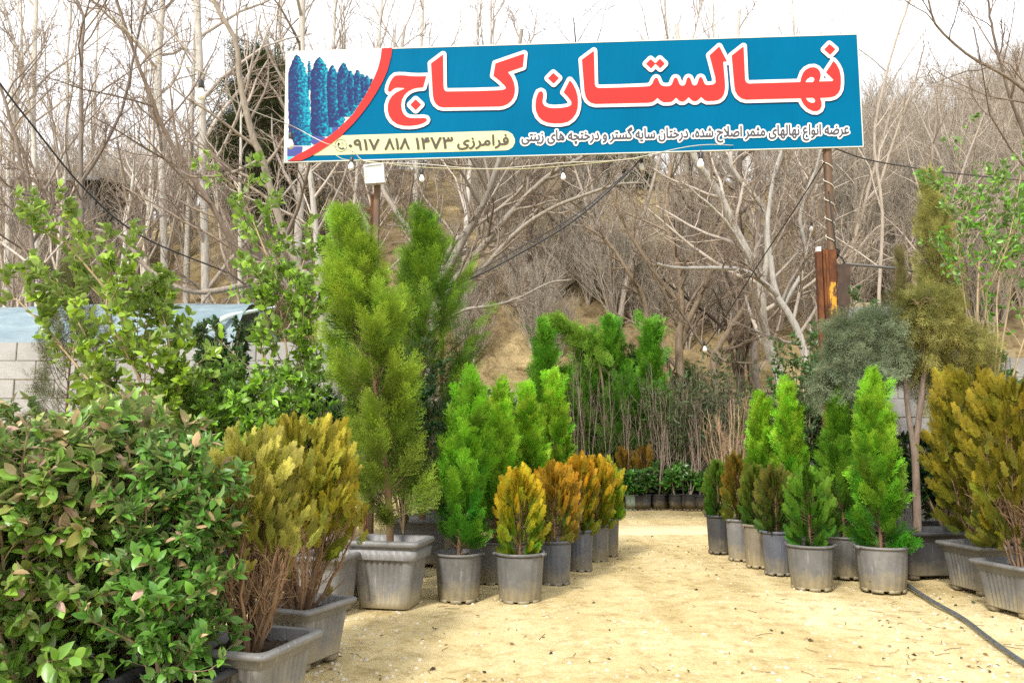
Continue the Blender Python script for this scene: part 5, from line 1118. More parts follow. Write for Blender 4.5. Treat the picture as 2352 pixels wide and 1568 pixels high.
fan_shrub('privet', 'small bright leafed privet top between the rusty column and the olive juniper', 'shrub', 2000, 700, 8.2, at(2000, 615, 8.2).z, .30, .5, 8, MID, .06, 97, levels=((6, .6, .98, .18, .7), (3, .2, 1, .5, .7)), nleaf=4)
X = at(2172, 700, 8.7).x; r_ = thing('cypress', 'slim olive green cypress leaning above the weeping juniper', 'conifer', (X, 8.7, 0)); Hc = at(2140, 400, 8.7).z
def slim(t): return np.interp(t, [0, .60, .68, .78, .90, 1], [.1, .2, .85, 1, .75, .12])
conifer(r_, 98, Hc, .235, 0, prof=slim, npl=120, nf=9, fl=.16, rise=1.3, spread=.4, zmin=.60, cols=((.17, .18, .04), (.26, .265, .065), (.40, .37, .12)), tmpl=SP_CYP, trunk=.03, lean=(-.022, 0))
X = at(2072, 700, 8.6).x; r_ = thing('cypress', 'very thin pale cypress tip left of the leaning slim one', 'conifer', (X, 8.6, 0)); Hc = at(2072, 575, 8.6).z
conifer(r_, 99, Hc, .10, 0, prof=slim, npl=50, nf=4, fl=.14, rise=1.5, spread=.3, zmin=.6, cols=((.12, .12, .04), (.16, .15, .05), (.24, .20, .08)), tmpl=SP_CYP, trunk=.02)
# ================================================================ FAR END OF THE YARD
FARG = ((.03, .11, .010), (.08, .27, .014), (.20, .42, .03))
def far_conifer(label, x, ytop, Y, w, seed, cols=FARG, zb=.0, **kw):
    X = at(x, 1000, Y).x; r_ = thing('cypress', label, 'conifer', (X, Y, 0), 0, 'cypresses at the far end of the yard'); Ht = at(x, ytop, Y).z
    a = dict(npl=80, nf=5, fl=.40, rise=1.2, spread=.34, cols=cols, trunk=.04, jitter=.15); a.update(kw)
    conifer(r_, seed, Ht, w * Y / F_PX / 2, zb, **a); return r_
far_conifer('narrow dark green cypress just right of the paver wall', 1252, 770, 14.6, 96, 201, prof=CONE)
far_conifer('green cypress below the leaning plume, left of the far group', 1345, 800, 15.0, 130, 202, prof=CONE)
far_conifer('bushy green cypress in the middle of the far group', 1405, 758, 15.4, 140, 203)
far_conifer('green cypress with two tops at the right of the far group', 1498, 768, 15.0, 120, 204, prof=CONE)
far_conifer('dark cypress deep in the far group between its two tallest', 1455, 850, 16.0, 150, 205, cols=((.012, .05, .01), (.03, .10, .012), (.06, .16, .02)))
far_conifer('low green cypress at the left foot of the far group', 1300, 880, 14.9, 120, 208)
far_conifer('low green cypress at the right foot of the far group', 1440, 900, 14.7, 150, 209, cols=((.02, .08, .01), (.06, .20, .014), (.14, .30, .03)))
far_conifer('low dark cypress below the two topped one', 1510, 915, 14.6, 130, 210, cols=((.02, .08, .01), (.055, .18, .014), (.12, .28, .03)))
far_conifer('dark short conifer behind the bare saplings, right of the far group', 1580, 880, 15.6, 140, 206, cols=((.014, .045, .012), (.035, .075, .02), (.06, .10, .03)))
X = at(1385, 1000, 14.8).x; r_ = thing('cypress', 'bent cypress whose pale green plume leans far to the left', 'conifer', (X, 14.8, 0), 0, 'cypresses at the far end of the yard')
rng = np.random.default_rng(207); pl = smooth_line([at(1390, 1000, 14.8) - Vector((X, 14.8, 0)), at(1384, 880, 14.8) - Vector((X, 14.8, 0)), at(1366, 812, 14.8) - Vector((X, 14.8, 0)), at(1330, 775, 14.8) - Vector((X, 14.8, 0)), at(1283, 740, 14.8) - Vector((X, 14.8, 0))], 30); pl[0, 2] = 0
mb = MB(); tubes(mb, pl, np.linspace(.03, .008, 30), 7, (.22, .17, .10)); mb.build('branches', M['bark'], r_)
k = 130; i = rng.integers(12, 29, k); s = (i - 12) / 17; p = pl[i] + rng.normal(0, 1, (k, 3)) * (.13 * (1.05 - s))[:, None]; d = nrm(pl[np.minimum(i + 1, 29)] - pl[i - 1]) + rng.normal(0, .28, (k, 3))
mb = MB(); scatter_mix(mb, SP_LIME, rng, p, d, rng.normal(size=(k, 3)), (.34 * rng.uniform(.7, 1.3, k)), mixc((.05, .20, .012), (.12, .30, .02), rng.random(k)), (.26, .42, .05)); mb.build('foliage', M['needle'], r_, False)
for (x, yt, w, lab) in ((1434, 1040, 36, 'small orange brown thuja far behind the black pots, left of two'), (1478, 1038, 42, 'small orange brown thuja far behind the black pots, right of two')):
    X = at(x, 1000, 14.0).x; r_ = thing('potted_thuja', lab, 'potted shrub', (X, 14.0, 0), 0, 'small orange thujas at the far end'); round_pot(r_, .16, .28, M['pot_black'], False, seed=x)
    p_thuja(r_, x, at(x, yt, 14.0).z - .25, w * 14 / F_PX / 2, .25, cols=((.07, .08, .012), (.17, .11, .012), (.32, .17, .02)), npl=50, nf=4, fl=.2)
# dark feathery bush and other far shrubs
def broom(label, x, ytop, Y, w, seed, n, cols, wood, group=None, name='broom_bush', cat='shrub', leaf=True, ybase=None):
    X = at(x, 1000, Y).x; r_ = thing(name, label, cat, (X, Y, 0), 0, group); rng = np.random.default_rng(seed); Ht = at(x, ytop, Y).z
    P, R_ = stems_fan(rng, n, Ht, w * Y / F_PX / 2, .05, 8, .010, (0, 0), .8); mb = MB(); tubes(mb, P, R_, 5, np.array(wood) * rng.uniform(.6, 1.3, (n, 1)))
    C, Rc_ = grow(rng, P, R_, 7, .3, .98, .26, .4, .10, .1, 5, .5, .4, .003); tubes(mb, C, Rc_, 3, np.array(wood) * rng.uniform(.6, 1.3, (len(C), 1)))
    C2, R2 = grow(rng, C, Rc_, 3, .2, .98, .5, .5, .08, .12, 4, .6, .4, .0025); tubes(mb, C2, R2, 3, np.array(wood) * rng.uniform(.6, 1.3, (len(C2), 1))); mb.build('stems', M['bark'], r_)
    if leaf:
        k = len(C) * 9; i = rng.integers(0, len(C), k); t = rng.integers(1, 5, k); p = C[i, t] + rng.normal(0, .03, (k, 3)); d = nrm(C[i, t] - C[i, t - 1] + rng.normal(0, .35, (k, 3)))
        mb = MB(); scatter(mb, LEAF_NARROW, p, d, rng.normal(size=(k, 3)), .11 * rng.uniform(.6, 1.3, k), mixc(cols[0], cols[1], rng.random(k))); mb.build('leaves', M['leaf_dull'], r_)
    return r_
broom('tall dark grey green broom bush below the brown forked trunk', 1645, 812, 13.9, 190, 211, 22, ((.05, .085, .03), (.11, .155, .06)), (.17, .15, .10))
broom('olive broom bush left of the pale leaning trunk', 1745, 900, 12.8, 120, 212, 16, ((.06, .095, .02), (.13, .155, .045)), (.20, .16, .09))
broom('grey broom bush among the saplings in the middle', 1545, 870, 14.2, 170, 213, 16, ((.05, .09, .025), (.11, .16, .06)), (.22, .185, .13))
broom('bundle of bare brown upright twigs beside the narrow lime cypress', 1668, 915, 10.6, 118, 214, 15, None, (.44, .30, .19), leaf=False, name='bare_shrub')
# bare saplings in pots
gs = 'bare saplings in black pots at the far end'
SAPL = [(1322, 800, 13.2), (1338, 860, 13.4), (1352, 790, 13.0), (1376, 840, 13.6), (1394, 910, 12.9), (1410, 820, 13.3), (1437, 880, 12.9), (1462, 850, 13.3), (1482, 930, 12.8), (1500, 800, 13.1), (1518, 860, 12.8), (1540, 790, 13.0), (1566, 850, 12.7), (1588, 760, 12.9), (1606, 880, 12.6), (1625, 830, 13.2), (1690, 860, 12.6)]
protos = []
for j in range(4):
    r_ = thing('potted_sapling', 'bare grey brown sapling in a black pot at the far end of the yard', 'sapling', (0, 0, 0), 0, gs); rng = np.random.default_rng(220 + j)
    round_pot(r_, .125, .25, M['pot_black'], False, False, .8, .9, j)
    P, R_ = stems_fan(rng, 2 + j % 3, 2.0, .30, .22, 9, .0075, (rng.normal(0, .12), 0), 1.0); mb = MB(); tubes(mb, P, R_, 6, (.32, .26, .205))
    C, Rc_ = grow(rng, P, R_, 9, .2, .98, .32, .42, .08, .16, 6, .5, .4, .003); tubes(mb, C, Rc_, 4, np.array((.22, .16, .12)) * rng.uniform(.7, 1.3, (len(C), 1)))
    C2, R2 = grow(rng, C, Rc_, 3, .2, .98, .4, .5, .06, .15, 5, .6, .4, .0025); tubes(mb, C2, R2, 3, (.2, .14, .11)); mb.build('stems', M['bark'], r_); protos.append([r_, 0])
for k, (x, yt, Y) in enumerate(SAPL):
    pr = protos[k % 4]; o_ = pr[0] if pr[1] == 0 else copy_tree(pr[0]); pr[1] += 1
    Y += 1.1; s = at(x, yt, Y).z / 2.2; o_.location = (at(x, 1000, Y).x, Y, 0); o_.scale = (1, 1, s); o_.rotation_euler = (0, 0, rs.uniform(0, 6.28)); 
# front row of small pots with low green plants
FP = [(1436, 'pot_black', 'leftmost black pot of the far row, mostly behind the pale green one'), (1449, 'pot_green', 'pale green pot with a leafy seedling in the far row'), (1478, 'pot_dark', 'scuffed charcoal pot right of the pale green one'), (1510, 'pot_black', 'shiny black pot with a forked bare seedling'), (1547, 'pot_black', 'wide black pot in the middle of the far row'), (1581, 'pot_black', 'black pot second from the right in the far row'), (1606, 'pot_black', 'black pot at the right end of the far row, by the right thujas')]
for k, (x, mt, lab) in enumerate(FP):
    X, Y, R, H = pot_at(x, 1172 if k else 1166, 33, 1134); Y += .35 if k == 0 else 0; r_ = thing('small_pot', lab, 'pot', (X, Y, 0), rs.uniform(0, 6), 'small pots in the far row'); round_pot(r_, R, H, M[mt], False, False, .78, .9, k)
    rng = np.random.default_rng(230 + k)
    if k in (1, 2):
        P, R_ = stems_fan(rng, 6, .38, .22, H * .85, 6, .006); leafy(r_, 230 + k, P, R_, MID, .10, LEAF_SMALL, 'leaf', levels=((5, .2, .98, .5, .7), (3, .2, 1, .5, .7)), nleaf=4)
    elif k > 2:
        P, R_ = stems_fan(rng, 3, 1.5 - .2 * (k % 3), .25, H * .85, 8, .013); mb = MB(); tubes(mb, P, R_, 6, (.25, .20, .16)); C, Rc_ = grow(rng, P, R_, 5, .25, .98, .3, .45, .08, .14, 6, .5, .4, .003); tubes(mb, C, Rc_, 4, (.24, .18, .14)); mb.build('stems', M['bark'], r_)
for k in range(16):     # second row, half hidden, each with a low laurel
    x = 1420 + 13.0 * k + rs.uniform(-4, 4); Y = 14.0 + rs.uniform(-.3, .9); r_ = thing('potted_laurel', 'low glossy laurel in a black pot behind the far row of small pots', 'potted plant', (at(x, 1000, Y).x, Y, 0), 0, 'low laurels behind the far row')
    round_pot(r_, .14, .25, M['pot_black'], False, False, .8, .9, k); rng = np.random.default_rng(250 + k)
    P, R_ = stems_fan(rng, 5 + k % 6, .30 + .26 * rng.random(), .30, .2, 6, .006); leafy(r_, 250 + k, P, R_, ((.03, .14, .014), (.08, .26, .025), (.16, .34, .05)), .11, LEAF_SMALL, 'leaf', levels=((5, .2, .98, .5, .7), (3, .2, 1, .5, .7)), nleaf=4)
# ---------------------------------------------------------------- pot and shrubs filling the left middle distance
for k, (x, Y, yt, seed) in enumerate(((1000, 10.2, 900, 301), (1110, 11.0, 930, 302))):
    fan_shrub('laurel', ('dark shrub in the shade left of the rust red stake', 'dark shrub deep behind the lime cypresses')[k], 'shrub', x, 1000, Y, at(x, yt, Y).z, .7, .3, 18, ((.008, .03, .010), (.02, .075, .014), (.04, .10, .02)), .08, seed, levels=((6, .2, .98, .28, .7), (4, .2, 1, .5, .7)), nleaf=5)

# ================================================================ BARE TREES
def add_branches(rng, mb, P, R_, spec, wood, up=.05, wob=.13):
    cp, cr = P, R_
    for li, (nc, t0, t1, lf, an, sides, minr) in enumerate(spec):
        cp, cr = grow(rng, cp, cr, nc, t0, t1, lf, an, up, wob + .03 * li, 6 if li < 2 else 5, .55, .35, minr)
        tubes(mb, cp, cr, sides, np.array(wood[min(li + 1, len(wood) - 1)]) * rng.uniform(.65, 1.3, (len(cp), 1)))
    return mb
PALE = ((.46, .43, .38), (.40, .35, .30), (.34, .28, .225), (.32, .255, .20)); DULL = ((.33, .28, .23), (.35, .30, .25), (.36, .31, .255), (.36, .31, .255)); DARKW = ((.085, .065, .05), (.11, .085, .065), (.15, .11, .085), (.16, .12, .09))
def bare_mesh(seed, H, r0, spec, wood, lean=.06, up=.05, forks=1, spread=.25):
    rng = np.random.default_rng(seed); tr, br = MB(), MB(); s = np.linspace(0, 1, 12); P = []
    for f in range(forks):
        a = rng.uniform(0, 6.28); l = lean + (spread if forks > 1 else 0) * rng.uniform(.5, 1.2); z = H * s * rng.uniform(.85, 1.0)
        w_ = np.cumsum(rng.normal(0, .012 * H / 12, (12, 2)), 0) * 2.0
        P.append(np.stack([math.cos(a) * l * H * s ** 1.2 + w_[:, 0], math.sin(a) * l * H * s ** 1.2 + w_[:, 1], z], -1) - np.array([0, 0, .3]) * (1 - s)[:, None])
    P = np.array(P); R_ = r0 * np.linspace(1, .16, 12)[None] * rng.uniform(.75, 1, (forks, 1)); tubes(tr, P, R_, 9, wood[0])
    add_branches(rng, br, P, R_, spec, wood, up); return tr.mesh('trunk', M['bark']), br.mesh('crown', M['bark'])
SPEC = ((15, .22, .98, .34, .75, 5, .006), (6, .2, .98, .5, .65, 4, .0048), (6, .2, .98, .5, .6, 3, .004))
SPEC_UP = ((18, .12, .98, .30, .42, 5, .006), (6, .2, .98, .5, .4, 4, .0048), (5, .2, .98, .5, .45, 3, .004))
SPEC_BUSH = ((10, .1, .98, .5, .5, 4, .006), (7, .2, .98, .5, .5, 3, .005), (6, .2, .98, .5, .5, 3, .0040))
KINDS_ = {
    'pale': [bare_mesh(401 + k, 11, .10, SPEC, PALE, .04, .04) for k in range(3)],
    'poplar': [bare_mesh(411 + k, 13, .095, SPEC_UP, PALE, .02, .10) for k in range(2)],
    'dull': [bare_mesh(421 + k, 8, .10, SPEC, DULL, .08, .03, 3) for k in range(3)],
    'dark': [bare_mesh(431 + k, 8, .13, SPEC, DARKW, .05, .03) for k in range(2)],
    'bush': [bare_mesh(441 + k, 4.2, .035, SPEC_BUSH, ((.31, .26, .20), (.35, .30, .24), (.38, .33, .265), (.38, .33, .265)), .08, .10, 9, .22) for k in range(3)]}
LAB = {'pale': 'pale barked leafless tree among the trees on the hillside', 'poplar': 'upright leafless poplar among the trees on the hillside', 'dull': 'many stemmed brown leafless tree on the hillside', 'dark': 'dark trunked leafless tree on the hillside', 'bush': 'bushy clump of fine brown twigs on the hillside'}
GRP = {'pale': 'pale bare trees behind the nursery', 'poplar': 'bare poplars behind the nursery', 'dull': 'brown bare trees behind the nursery', 'dark': 'dark bare trees behind the nursery', 'bush': 'bare bushes on the hillside'}
cnt = {k: 0 for k in KINDS_}
def bare(kind, x, Y, scale=1.0, rz=None, label=None):
    tm, cm = KINDS_[kind][cnt[kind] % len(KINDS_[kind])]; cnt[kind] += 1
    X = (x - CX) / F_PX * Y; z = on_hill(X, Y) if Y > WALL_Y + .3 else 0.0
    r_ = thing('bare_bush' if kind == 'bush' else 'bare_tree', label or LAB[kind], 'bush' if kind == 'bush' else 'tree', (X, Y, z - .05), rs.uniform(0, 6.28) if rz is None else rz, None if label else GRP[kind])
    r_.scale = (scale,) * 3
    for nm, me in (('trunk', tm), ('crown', cm)):
        o_ = bpy.data.objects.new(nm, me); COL.objects.link(o_); o_.parent = r_
    return r_
# landmark trees traced along their trunks
def traced(label, lines, spec, wood, seed, foot=None, up=.04):
    """lines: list of (pixel polyline, Y at its start, Y at its end, width at start px, width at end px)"""
    Y0 = lines[0][1]; x0, y0 = lines[0][0][0]; base = Vector((at(x0, y0, Y0).x, Y0, on_hill(at(x0, y0, Y0).x, Y0) if Y0 > WALL_Y + .3 else 0))
    r_ = thing('bare_tree', label, 'tree', base); rng = np.random.default_rng(seed); tr, br = MB(), MB()
    for li, (pts, ya, yb, wa, wb) in enumerate(lines):
        n_ = len(pts); L = [at(x, y, ya + (yb - ya) * i / (n_ - 1)) - base for i, (x, y) in enumerate(pts)]
        if li == 0 and foot is not False:
            p0 = L[0]; L = [Vector((p0.x + .1, p0.y, -.3))] + L
        S = smooth_line(L, 24); S = S + np.cumsum(rng.normal(0, .008, S.shape), 0) * np.linspace(0, 1, 24)[:, None]; R_ = np.linspace(wa * ya, wb * yb, 24) / F_PX / 2
        tubes(tr, S, R_, 9, np.array(wood[0]) * rng.uniform(.9, 1.1))
        add_branches(rng, br, S[None], R_[None], spec if li == 0 else spec[:], wood, up)
    tr.build('trunk', M['bark'], r_); br.build('crown', M['bark'], r_); return r_
T4 = ((14, .12, .98, .24, .8, 5, .005), (6, .2, .98, .5, .65, 4, .0042), (5, .2, .98, .5, .6, 3, .0036), (3, .25, .98, .5, .6, 3, .0032))
T3 = ((12, .15, .98, .30, .75, 5, .005), (6, .2, .98, .5, .65, 4, .0042), (5, .2, .98, .5, .6, 3, .0036))
traced('leafless grey tree bending up left of the sign, its low branch sweeping left', [([(765, 735), (683, 611), (639, 493), (605, 370), (579, 303), (555, 185), (545, 84), (504, 10), (480, -90)], 11, 10, 22, 9), ([(662, 622), (636, 631), (572, 651), (470, 668), (397, 654), (323, 604), (276, 547), (209, 520)], 10.9, 10.2, 17, 8), ([(600, 365), (540, 395), (470, 410), (420, 405), (380, 370)], 10.5, 10.0, 9, 4)], T4, ((.27, .23, .185), (.27, .22, .175), (.25, .195, .15), (.23, .17, .13)), 501)
traced('thin leafless trunk leaning up to the left, over the plastic tunnel', [([(575, 705), (555, 611), (525, 543), (484, 466), (427, 387), (377, 296), (350, 229), (312, 134), (270, 10), (250, -70)], 13, 11.5, 16, 6)], T4, ((.19, .145, .11), (.22, .17, .13), (.24, .18, .14), (.23, .17, .13)), 502)
traced('slim upright leafless trunk crossed by the black cable at left', [([(190, 700), (188, 525), (186, 300), (188, 118), (194, 43), (176, -20), (180, -120)], 12, 12, 11, 6), ([(186, 420), (235, 345), (282, 250), (310, 120), (332, 40), (345, -50)], 12, 11.5, 8, 4)], T4, ((.20, .165, .14), (.22, .175, .14), (.24, .18, .14), (.23, .17, .13)), 503)
traced('pale upright trunk near the left edge', [([(86, 760), (82, 525), (78, 286), (82, 0), (84, -120)], 13, 13, 15, 9), ([(80, 330), (60, 190), (30, 60), (5, -40)], 13, 12.5, 8, 4)], T4, PALE, 504)
traced('crooked leafless tree at the left edge below the cable', [([(70, 760), (75, 560), (40, 330), (15, 240), (-20, 170)], 10.5, 10, 13, 6), ([(72, 560), (110, 500), (118, 460), (60, 400), (0, 350)], 10.5, 10, 9, 4)], T4, ((.21, .17, .14), (.22, .175, .14), (.24, .18, .14), (.23, .17, .13)), 505)
traced('whitish tall trunk behind the bulb left of the sign', [([(472, 720), (467, 420), (461, 202), (451, 0), (446, -160)], 16.5, 16.5, 20, 15)], T3, PALE, 506)
traced('whitish tall trunk left of the hanging bulb', [([(378, 720), (370, 353), (362, 168), (370, 0), (374, -160)], 17, 17, 18, 13)], T3, PALE, 507)
traced('pale trunk just left of the tall cypress, behind the sign corner', [([(680, 760), (682, 560), (690, 400), (684, 200), (690, 0), (690, -120)], 18.5, 18.5, 22, 14)], T3, PALE, 508)
traced('pale trunk seen under the left part of the sign', [([(736, 760), (728, 560), (715, 420), (700, 300), (690, 60)], 15, 15, 18, 10)], T3, PALE, 509)
traced('broad leafless tree with grey limbs fanning up right behind the second tall cypress', [([(985, 900), (1000, 690), (1064, 553), (1114, 459), (1155, 350), (1180, 200), (1200, 60)], 11.5, 11, 26, 9), ([(1000, 700), (1114, 560), (1188, 473), (1250, 410), (1330, 360), (1420, 320)], 11.5, 10.5, 20, 7), ([(1000, 720), (1090, 640), (1180, 545), (1270, 480), (1400, 430), (1480, 420)], 11.4, 10.4, 15, 5), ([(990, 760), (1060, 716), (1130, 704), (1198, 688), (1265, 661), (1330, 650)], 11.4, 10.6, 9, 4), ([(990, 700), (960, 560), (905, 480), (880, 420), (895, 300), (930, 60)], 11.5, 11.5, 16, 6), ([(1000, 690), (1040, 560), (1130, 490), (1200, 420), (1240, 330)], 11.5, 11, 13, 5)], T4, ((.30, .265, .225), (.28, .235, .19), (.25, .195, .15), (.23, .17, .13)), 510)
traced('pale birch like tree leaning left with a fork, behind the right thujas', [([(1800, 905), (1764, 796), (1750, 729), (1748, 648), (1720, 587), (1684, 515), (1655, 450), (1616, 394), (1595, 356), (1570, 200), (1560, 60)], 12.6, 11.6, 27, 10), ([(1750, 655), (1762, 590), (1757, 493), (1738, 459), (1693, 403), (1679, 356), (1690, 200), (1700, 20)], 12.4, 11.8, 15, 7), ([(1748, 650), (1700, 560), (1640, 480), (1560, 420)], 12.3, 11.5, 9, 4)], T4, PALE, 511)
traced('pale curved trunk with a long branch reaching left, left of the rusty column', [([(1862, 900), (1838, 779), (1811, 718), (1784, 672), (1774, 604), (1765, 520), (1775, 420), (1800, 330)], 12.2, 11.8, 20, 8), ([(1784, 676), (1742, 640), (1700, 620), (1640, 615), (1560, 612), (1510, 600)], 12, 11, 14, 6), ([(1800, 700), (1850, 600), (1835, 500), (1860, 420), (1880, 345)], 12.1, 11.5, 11, 5)], T4, ((.38, .36, .33), (.30, .26, .22), (.25, .195, .15), (.23, .17, .13)), 512)
traced('brown many forked tree behind the far conifers', [([(1563, 880), (1561, 771), (1566, 689), (1555, 600), (1530, 500), (1540, 380)], 15.5, 15, 22, 8), ([(1564, 800), (1580, 740), (1620, 650), (1640, 560), (1680, 450)], 15.5, 15, 16, 6), ([(1494, 860), (1490, 768), (1479, 689), (1440, 620), (1400, 560), (1350, 520)], 15.8, 15, 16, 5), ([(1562, 700), (1500, 620), (1440, 520), (1400, 430)], 15.3, 14.8, 12, 5)], T4, ((.23, .175, .12), (.23, .18, .13), (.22, .165, .12), (.21, .155, .115)), 513)
traced('brown leaning trunk right of the low hanging bulb', [([(1640, 850), (1650, 800), (1675, 755), (1706, 705), (1730, 640), (1720, 560)], 15, 14.6, 18, 7), ([(1650, 840), (1700, 760), (1740, 700), (1800, 660)], 15, 14.6, 9, 4)], T3, ((.22, .17, .12), (.23, .18, .13), (.22, .165, .12), (.21, .155, .115)), 514)
traced('straight dark trunk beside the pale leaning one', [([(1703, 890), (1702, 757), (1705, 600), (1700, 450), (1710, 300)], 16, 16, 22, 12)], T3, DARKW, 515)
traced('straight grey brown trunk right of the dark one', [([(1735, 890), (1732, 757), (1738, 600), (1745, 450), (1740, 250)], 16.4, 16.4, 20, 11)], T3, ((.20, .165, .14), (.20, .16, .125), (.2, .15, .115), (.2, .15, .11)), 516)
traced('leafless tree arching in from the right edge above the hill', [([(2420, 700), (2400, 420), (2370, 250), (2330, 190), (2230, 130), (2150, 60), (2120, -20)], 10.5, 9.5, 12, 4), ([(2400, 420), (2330, 250), (2290, 120), (2270, 20), (2260, -60)], 10.5, 9.8, 8, 4)], ((9, .2, .98, .3, .75, 5, .005), (5, .2, .98, .5, .65, 4, .0042), (3, .2, .98, .5, .6, 3, .0036)), ((.2, .16, .13), (.21, .165, .13), (.2, .15, .12), (.2, .15, .11)), 517)
traced('thin leafless tree rising beside the right end of the sign', [([(2035, 900), (2020, 700), (2030, 500), (2010, 330), (2035, 180), (2070, 60), (2100, -20)], 13, 12.5, 10, 4), ([(2022, 420), (2060, 300), (2100, 200), (2120, 110)], 12.8, 12.4, 6, 3)], ((9, .2, .98, .26, .7, 5, .005), (5, .2, .98, .5, .65, 4, .0042), (3, .2, .98, .5, .6, 3, .0036)), DULL, 518)
# the wood on and below the slope
pr = np.random.default_rng(77)
for (x, Y, kd, s) in ((20, 15, 'pale', .95), (120, 18.5, 'poplar', .9), (250, 16, 'pale', .95), (310, 19, 'poplar', 1.0), (420, 20, 'pale', 1.0), (560, 16.5, 'pale', .95), (610, 21, 'poplar', 1), (790, 16, 'pale', .95), (860, 19, 'poplar', 1.0), (950, 22, 'pale', 1.0), (1060, 18.5, 'pale', .9), (1290, 19.5, 'dark', .85), (1215, 18.6, 'dark', .8), (1350, 21, 'dark', .9), (1420, 18.8, 'dull', .8), (1620, 19, 'dark', .8), (1790, 19, 'dull', .8), (1900, 17.9, 'dull', .8), (1990, 20, 'dull', .8), (2090, 18.5, 'dull', .75), (2200, 20, 'dull', .8), (2310, 19, 'dull', .85), (1560, 23, 'poplar', .85), (1660, 26, 'poplar', .9), (1850, 25, 'poplar', .8), (1130, 26, 'poplar', .9), (740, 25, 'poplar', 1.0), (0, 20, 'poplar', .95), (180, 22, 'pale', .9)):
    bare(kd, x, Y, s)
for k in range(70):
    Y = 21 + 26 * pr.random() ** 1.2; x = pr.uniform(-60, 2420); bare(['dull', 'pale', 'dark', 'dull'][k % 4], x, Y, pr.uniform(.32, .62))
for k in range(165):
    Y = 18.6 + 28 * pr.random() ** 1.25; x = pr.uniform(-60, 2430) if k % 3 else pr.uniform(1850, 2430); bare('bush', x, Y, pr.uniform(.55, 1.0))
for k in range(34): bare('bush', 980 + 1000 * pr.random(), pr.uniform(17.9, 19.6), pr.uniform(.3, .55))
# dark pine among the bare trees, and two hazy green conifers on the slope
def pine(label, x, ytop, Y, w, seed, cols, zmin=.3):
    X = (x - CX) / F_PX * Y; z = on_hill(X, Y); r_ = thing('pine_tree', label, 'tree', (X, Y, z)); Ht = at(x, ytop, Y).z - z
    conifer(r_, seed, Ht, w * Y / F_PX / 2, 0, prof=lambda t: np.interp(t, [0, .3, .5, .8, 1], [.5, .9, 1, .8, .15]), npl=70, nf=7, fl=.9, rise=.35, spread=.8, zmin=zmin, cols=cols, tmpl=SP_CYP, trunk=.12, jitter=.22, rand=.3)
pine('dark green pine behind the bare trees just left of the sign', 575, 150, 19.5, 170, 601, ((.03, .035, .012), (.05, .065, .02), (.08, .10, .03)), .35)
pine('small green pine glimpsed under the middle of the sign', 1420, 395, 27, 150, 602, ((.04, .06, .016), (.06, .09, .02), (.10, .14, .035)))
pine('green pine on the slope behind the grey fanned limbs', 1060, 420, 30, 150, 603, ((.04, .055, .018), (.06, .08, .025), (.10, .12, .04)))

# ================================================================ LOOSE BITS ON THE GROUND
def stone_tmpl():
    v = np.array([(math.cos(a), math.sin(a), 0.0) for a in np.arange(6) * math.pi / 3] + [(.6 * math.cos(a + .4), .6 * math.sin(a + .4), .55) for a in np.arange(6) * math.pi / 3] + [(0, 0, .72)])
    return v, np.array([(i, (i + 1) % 6, 6 + (i + 1) % 6, 6 + i) for i in range(6)]), np.array([(6 + i, 6 + (i + 1) % 6, 12) for i in range(6)]), np.full(13, .5)
def ground_pts(n, dens):
    res = []
    while len(res) < n:
        x = pr.uniform(640, 2400); y = pr.uniform(1172, 1600); w = dens(x, y)
        if pr.random() < w: p = gnd(x, y); res.append((p.x, p.y, 0))
    P = np.array(res); P[:, 2] = ground_z(P[:, 0], P[:, 1]); return P
def dens_stone(x, y):
    e = 1.0 if x < 760 + max(0, (1568 - y)) * 1.1 else .30
    if 1215 < y < 1300 and 1400 < x < 1640: e = 1.0
    if x > 2020: e = max(e, .6)
    return e * (1.0 if y > 1210 else .6)
P = ground_pts(5200, dens_stone); k = len(P); a = pr.uniform(0, 6.28, k)
mb = MB(); scatter(mb, stone_tmpl(), P - np.array([0, 0, .002]), np.stack([np.cos(a), np.sin(a), 0 * a], -1), np.tile([0, 0, 1.0], (k, 1)) + pr.normal(0, .2, (k, 3)), .0045 + .014 * pr.random(k) ** 3.2 * np.where(P[:, 0] < -.6, 1.25, .9), mixc((.46, .36, .20), (.68, .62, .50), pr.random(k)) * pr.uniform(.7, 1.05, (k, 1)))
m, n, b, o = new_mat('pale pebbles'); a_ = n.nodes.new('ShaderNodeAttribute'); a_.attribute_name = 'tint'; n.links.new(a_.outputs['Color'], b.inputs['Base Color']); b.inputs['Roughness'].default_value = .9
tag(mb.build('gravel', m, None, False), kind='stuff')
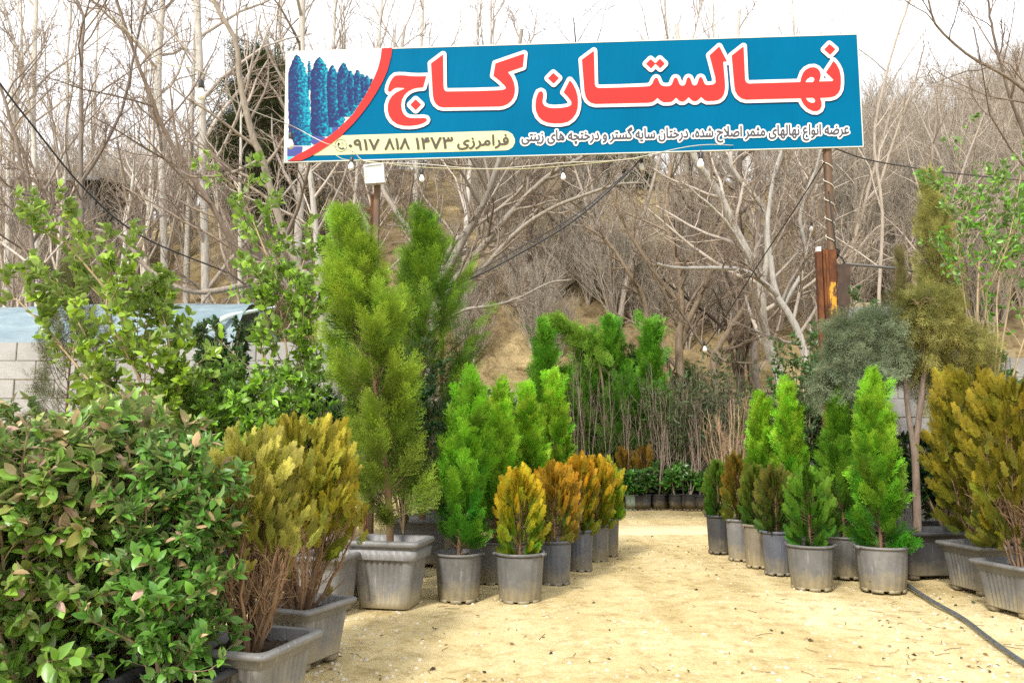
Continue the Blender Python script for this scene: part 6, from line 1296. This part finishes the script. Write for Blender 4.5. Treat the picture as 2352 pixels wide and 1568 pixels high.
def dens_leaf(x, y):
    if 1215 < y < 1320 and 1400 < x < 1650: return 3.0
    if x > 2020 or x < 800: return .6
    return .12
P = ground_pts(420, dens_leaf); k = len(P); a = pr.uniform(0, 6.28, k)
mb = MB(); scatter(mb, LEAF_SMALL, P + np.array([0, 0, .008]), np.stack([np.cos(a), np.sin(a), pr.normal(0, .15, k)], -1), np.tile([0, 0, 1.0], (k, 1)) + pr.normal(0, .45, (k, 3)), .035 * pr.uniform(.6, 1.4, k), np.array([((.10, .07, .03), (.20, .13, .05), (.06, .09, .025), (.30, .22, .10), (.05, .035, .02))[j] for j in pr.integers(0, 5, k)]))
tag(mb.build('fallen_leaves', M['leaf_dull']), kind='stuff')
P = ground_pts(160, lambda x, y: .5 if x > 2000 or x < 850 or y < 1330 else .2); k = len(P); a = pr.uniform(0, 6.28, k); L_ = pr.uniform(.04, .16, k); s = np.linspace(-.5, .5, 4)
T_ = P[:, None] + np.stack([np.cos(a)[:, None] * s * L_[:, None], np.sin(a)[:, None] * s * L_[:, None], 0 * L_[:, None] * s + .006], -1) + pr.normal(0, .006, (k, 4, 3)) * np.array([1, 1, .3])
mb = MB(); tubes(mb, T_, np.full((k, 4), .0018), 4, np.array((.22, .15, .08)) * pr.uniform(.5, 1.3, (k, 1))); tag(mb.build('fallen_twigs', M['bark']), kind='stuff')
# loose stones by the small pots
for k, (x, y, s, lab) in enumerate(((1492, 1170, .075, 'largest pale stone at the foot of the far pots'), (1466, 1171, .055, 'flat pale stone left of the largest one by the far pots'), (1447, 1170, .04, 'smallest pale stone by the pale green pot'))):
    rr = np.random.default_rng(k); mb = MB(); v, q, t, _ = stone_tmpl(); v = v * np.array([1, .8, 1]) * (1 + rr.normal(0, .12, v.shape)); mb.add(v * s, q, t, (.55, .47, .32))
    o_ = mb.build('stone', m, None, False); p = gnd(x, y); o_.location = (p.x, p.y, -.01); tag(o_, lab, 'stone', 'stones at the foot of the far pots')
print('objects', len(bpy.data.objects), 'polys', sum(len(m_.polygons) for m_ in bpy.data.meshes))
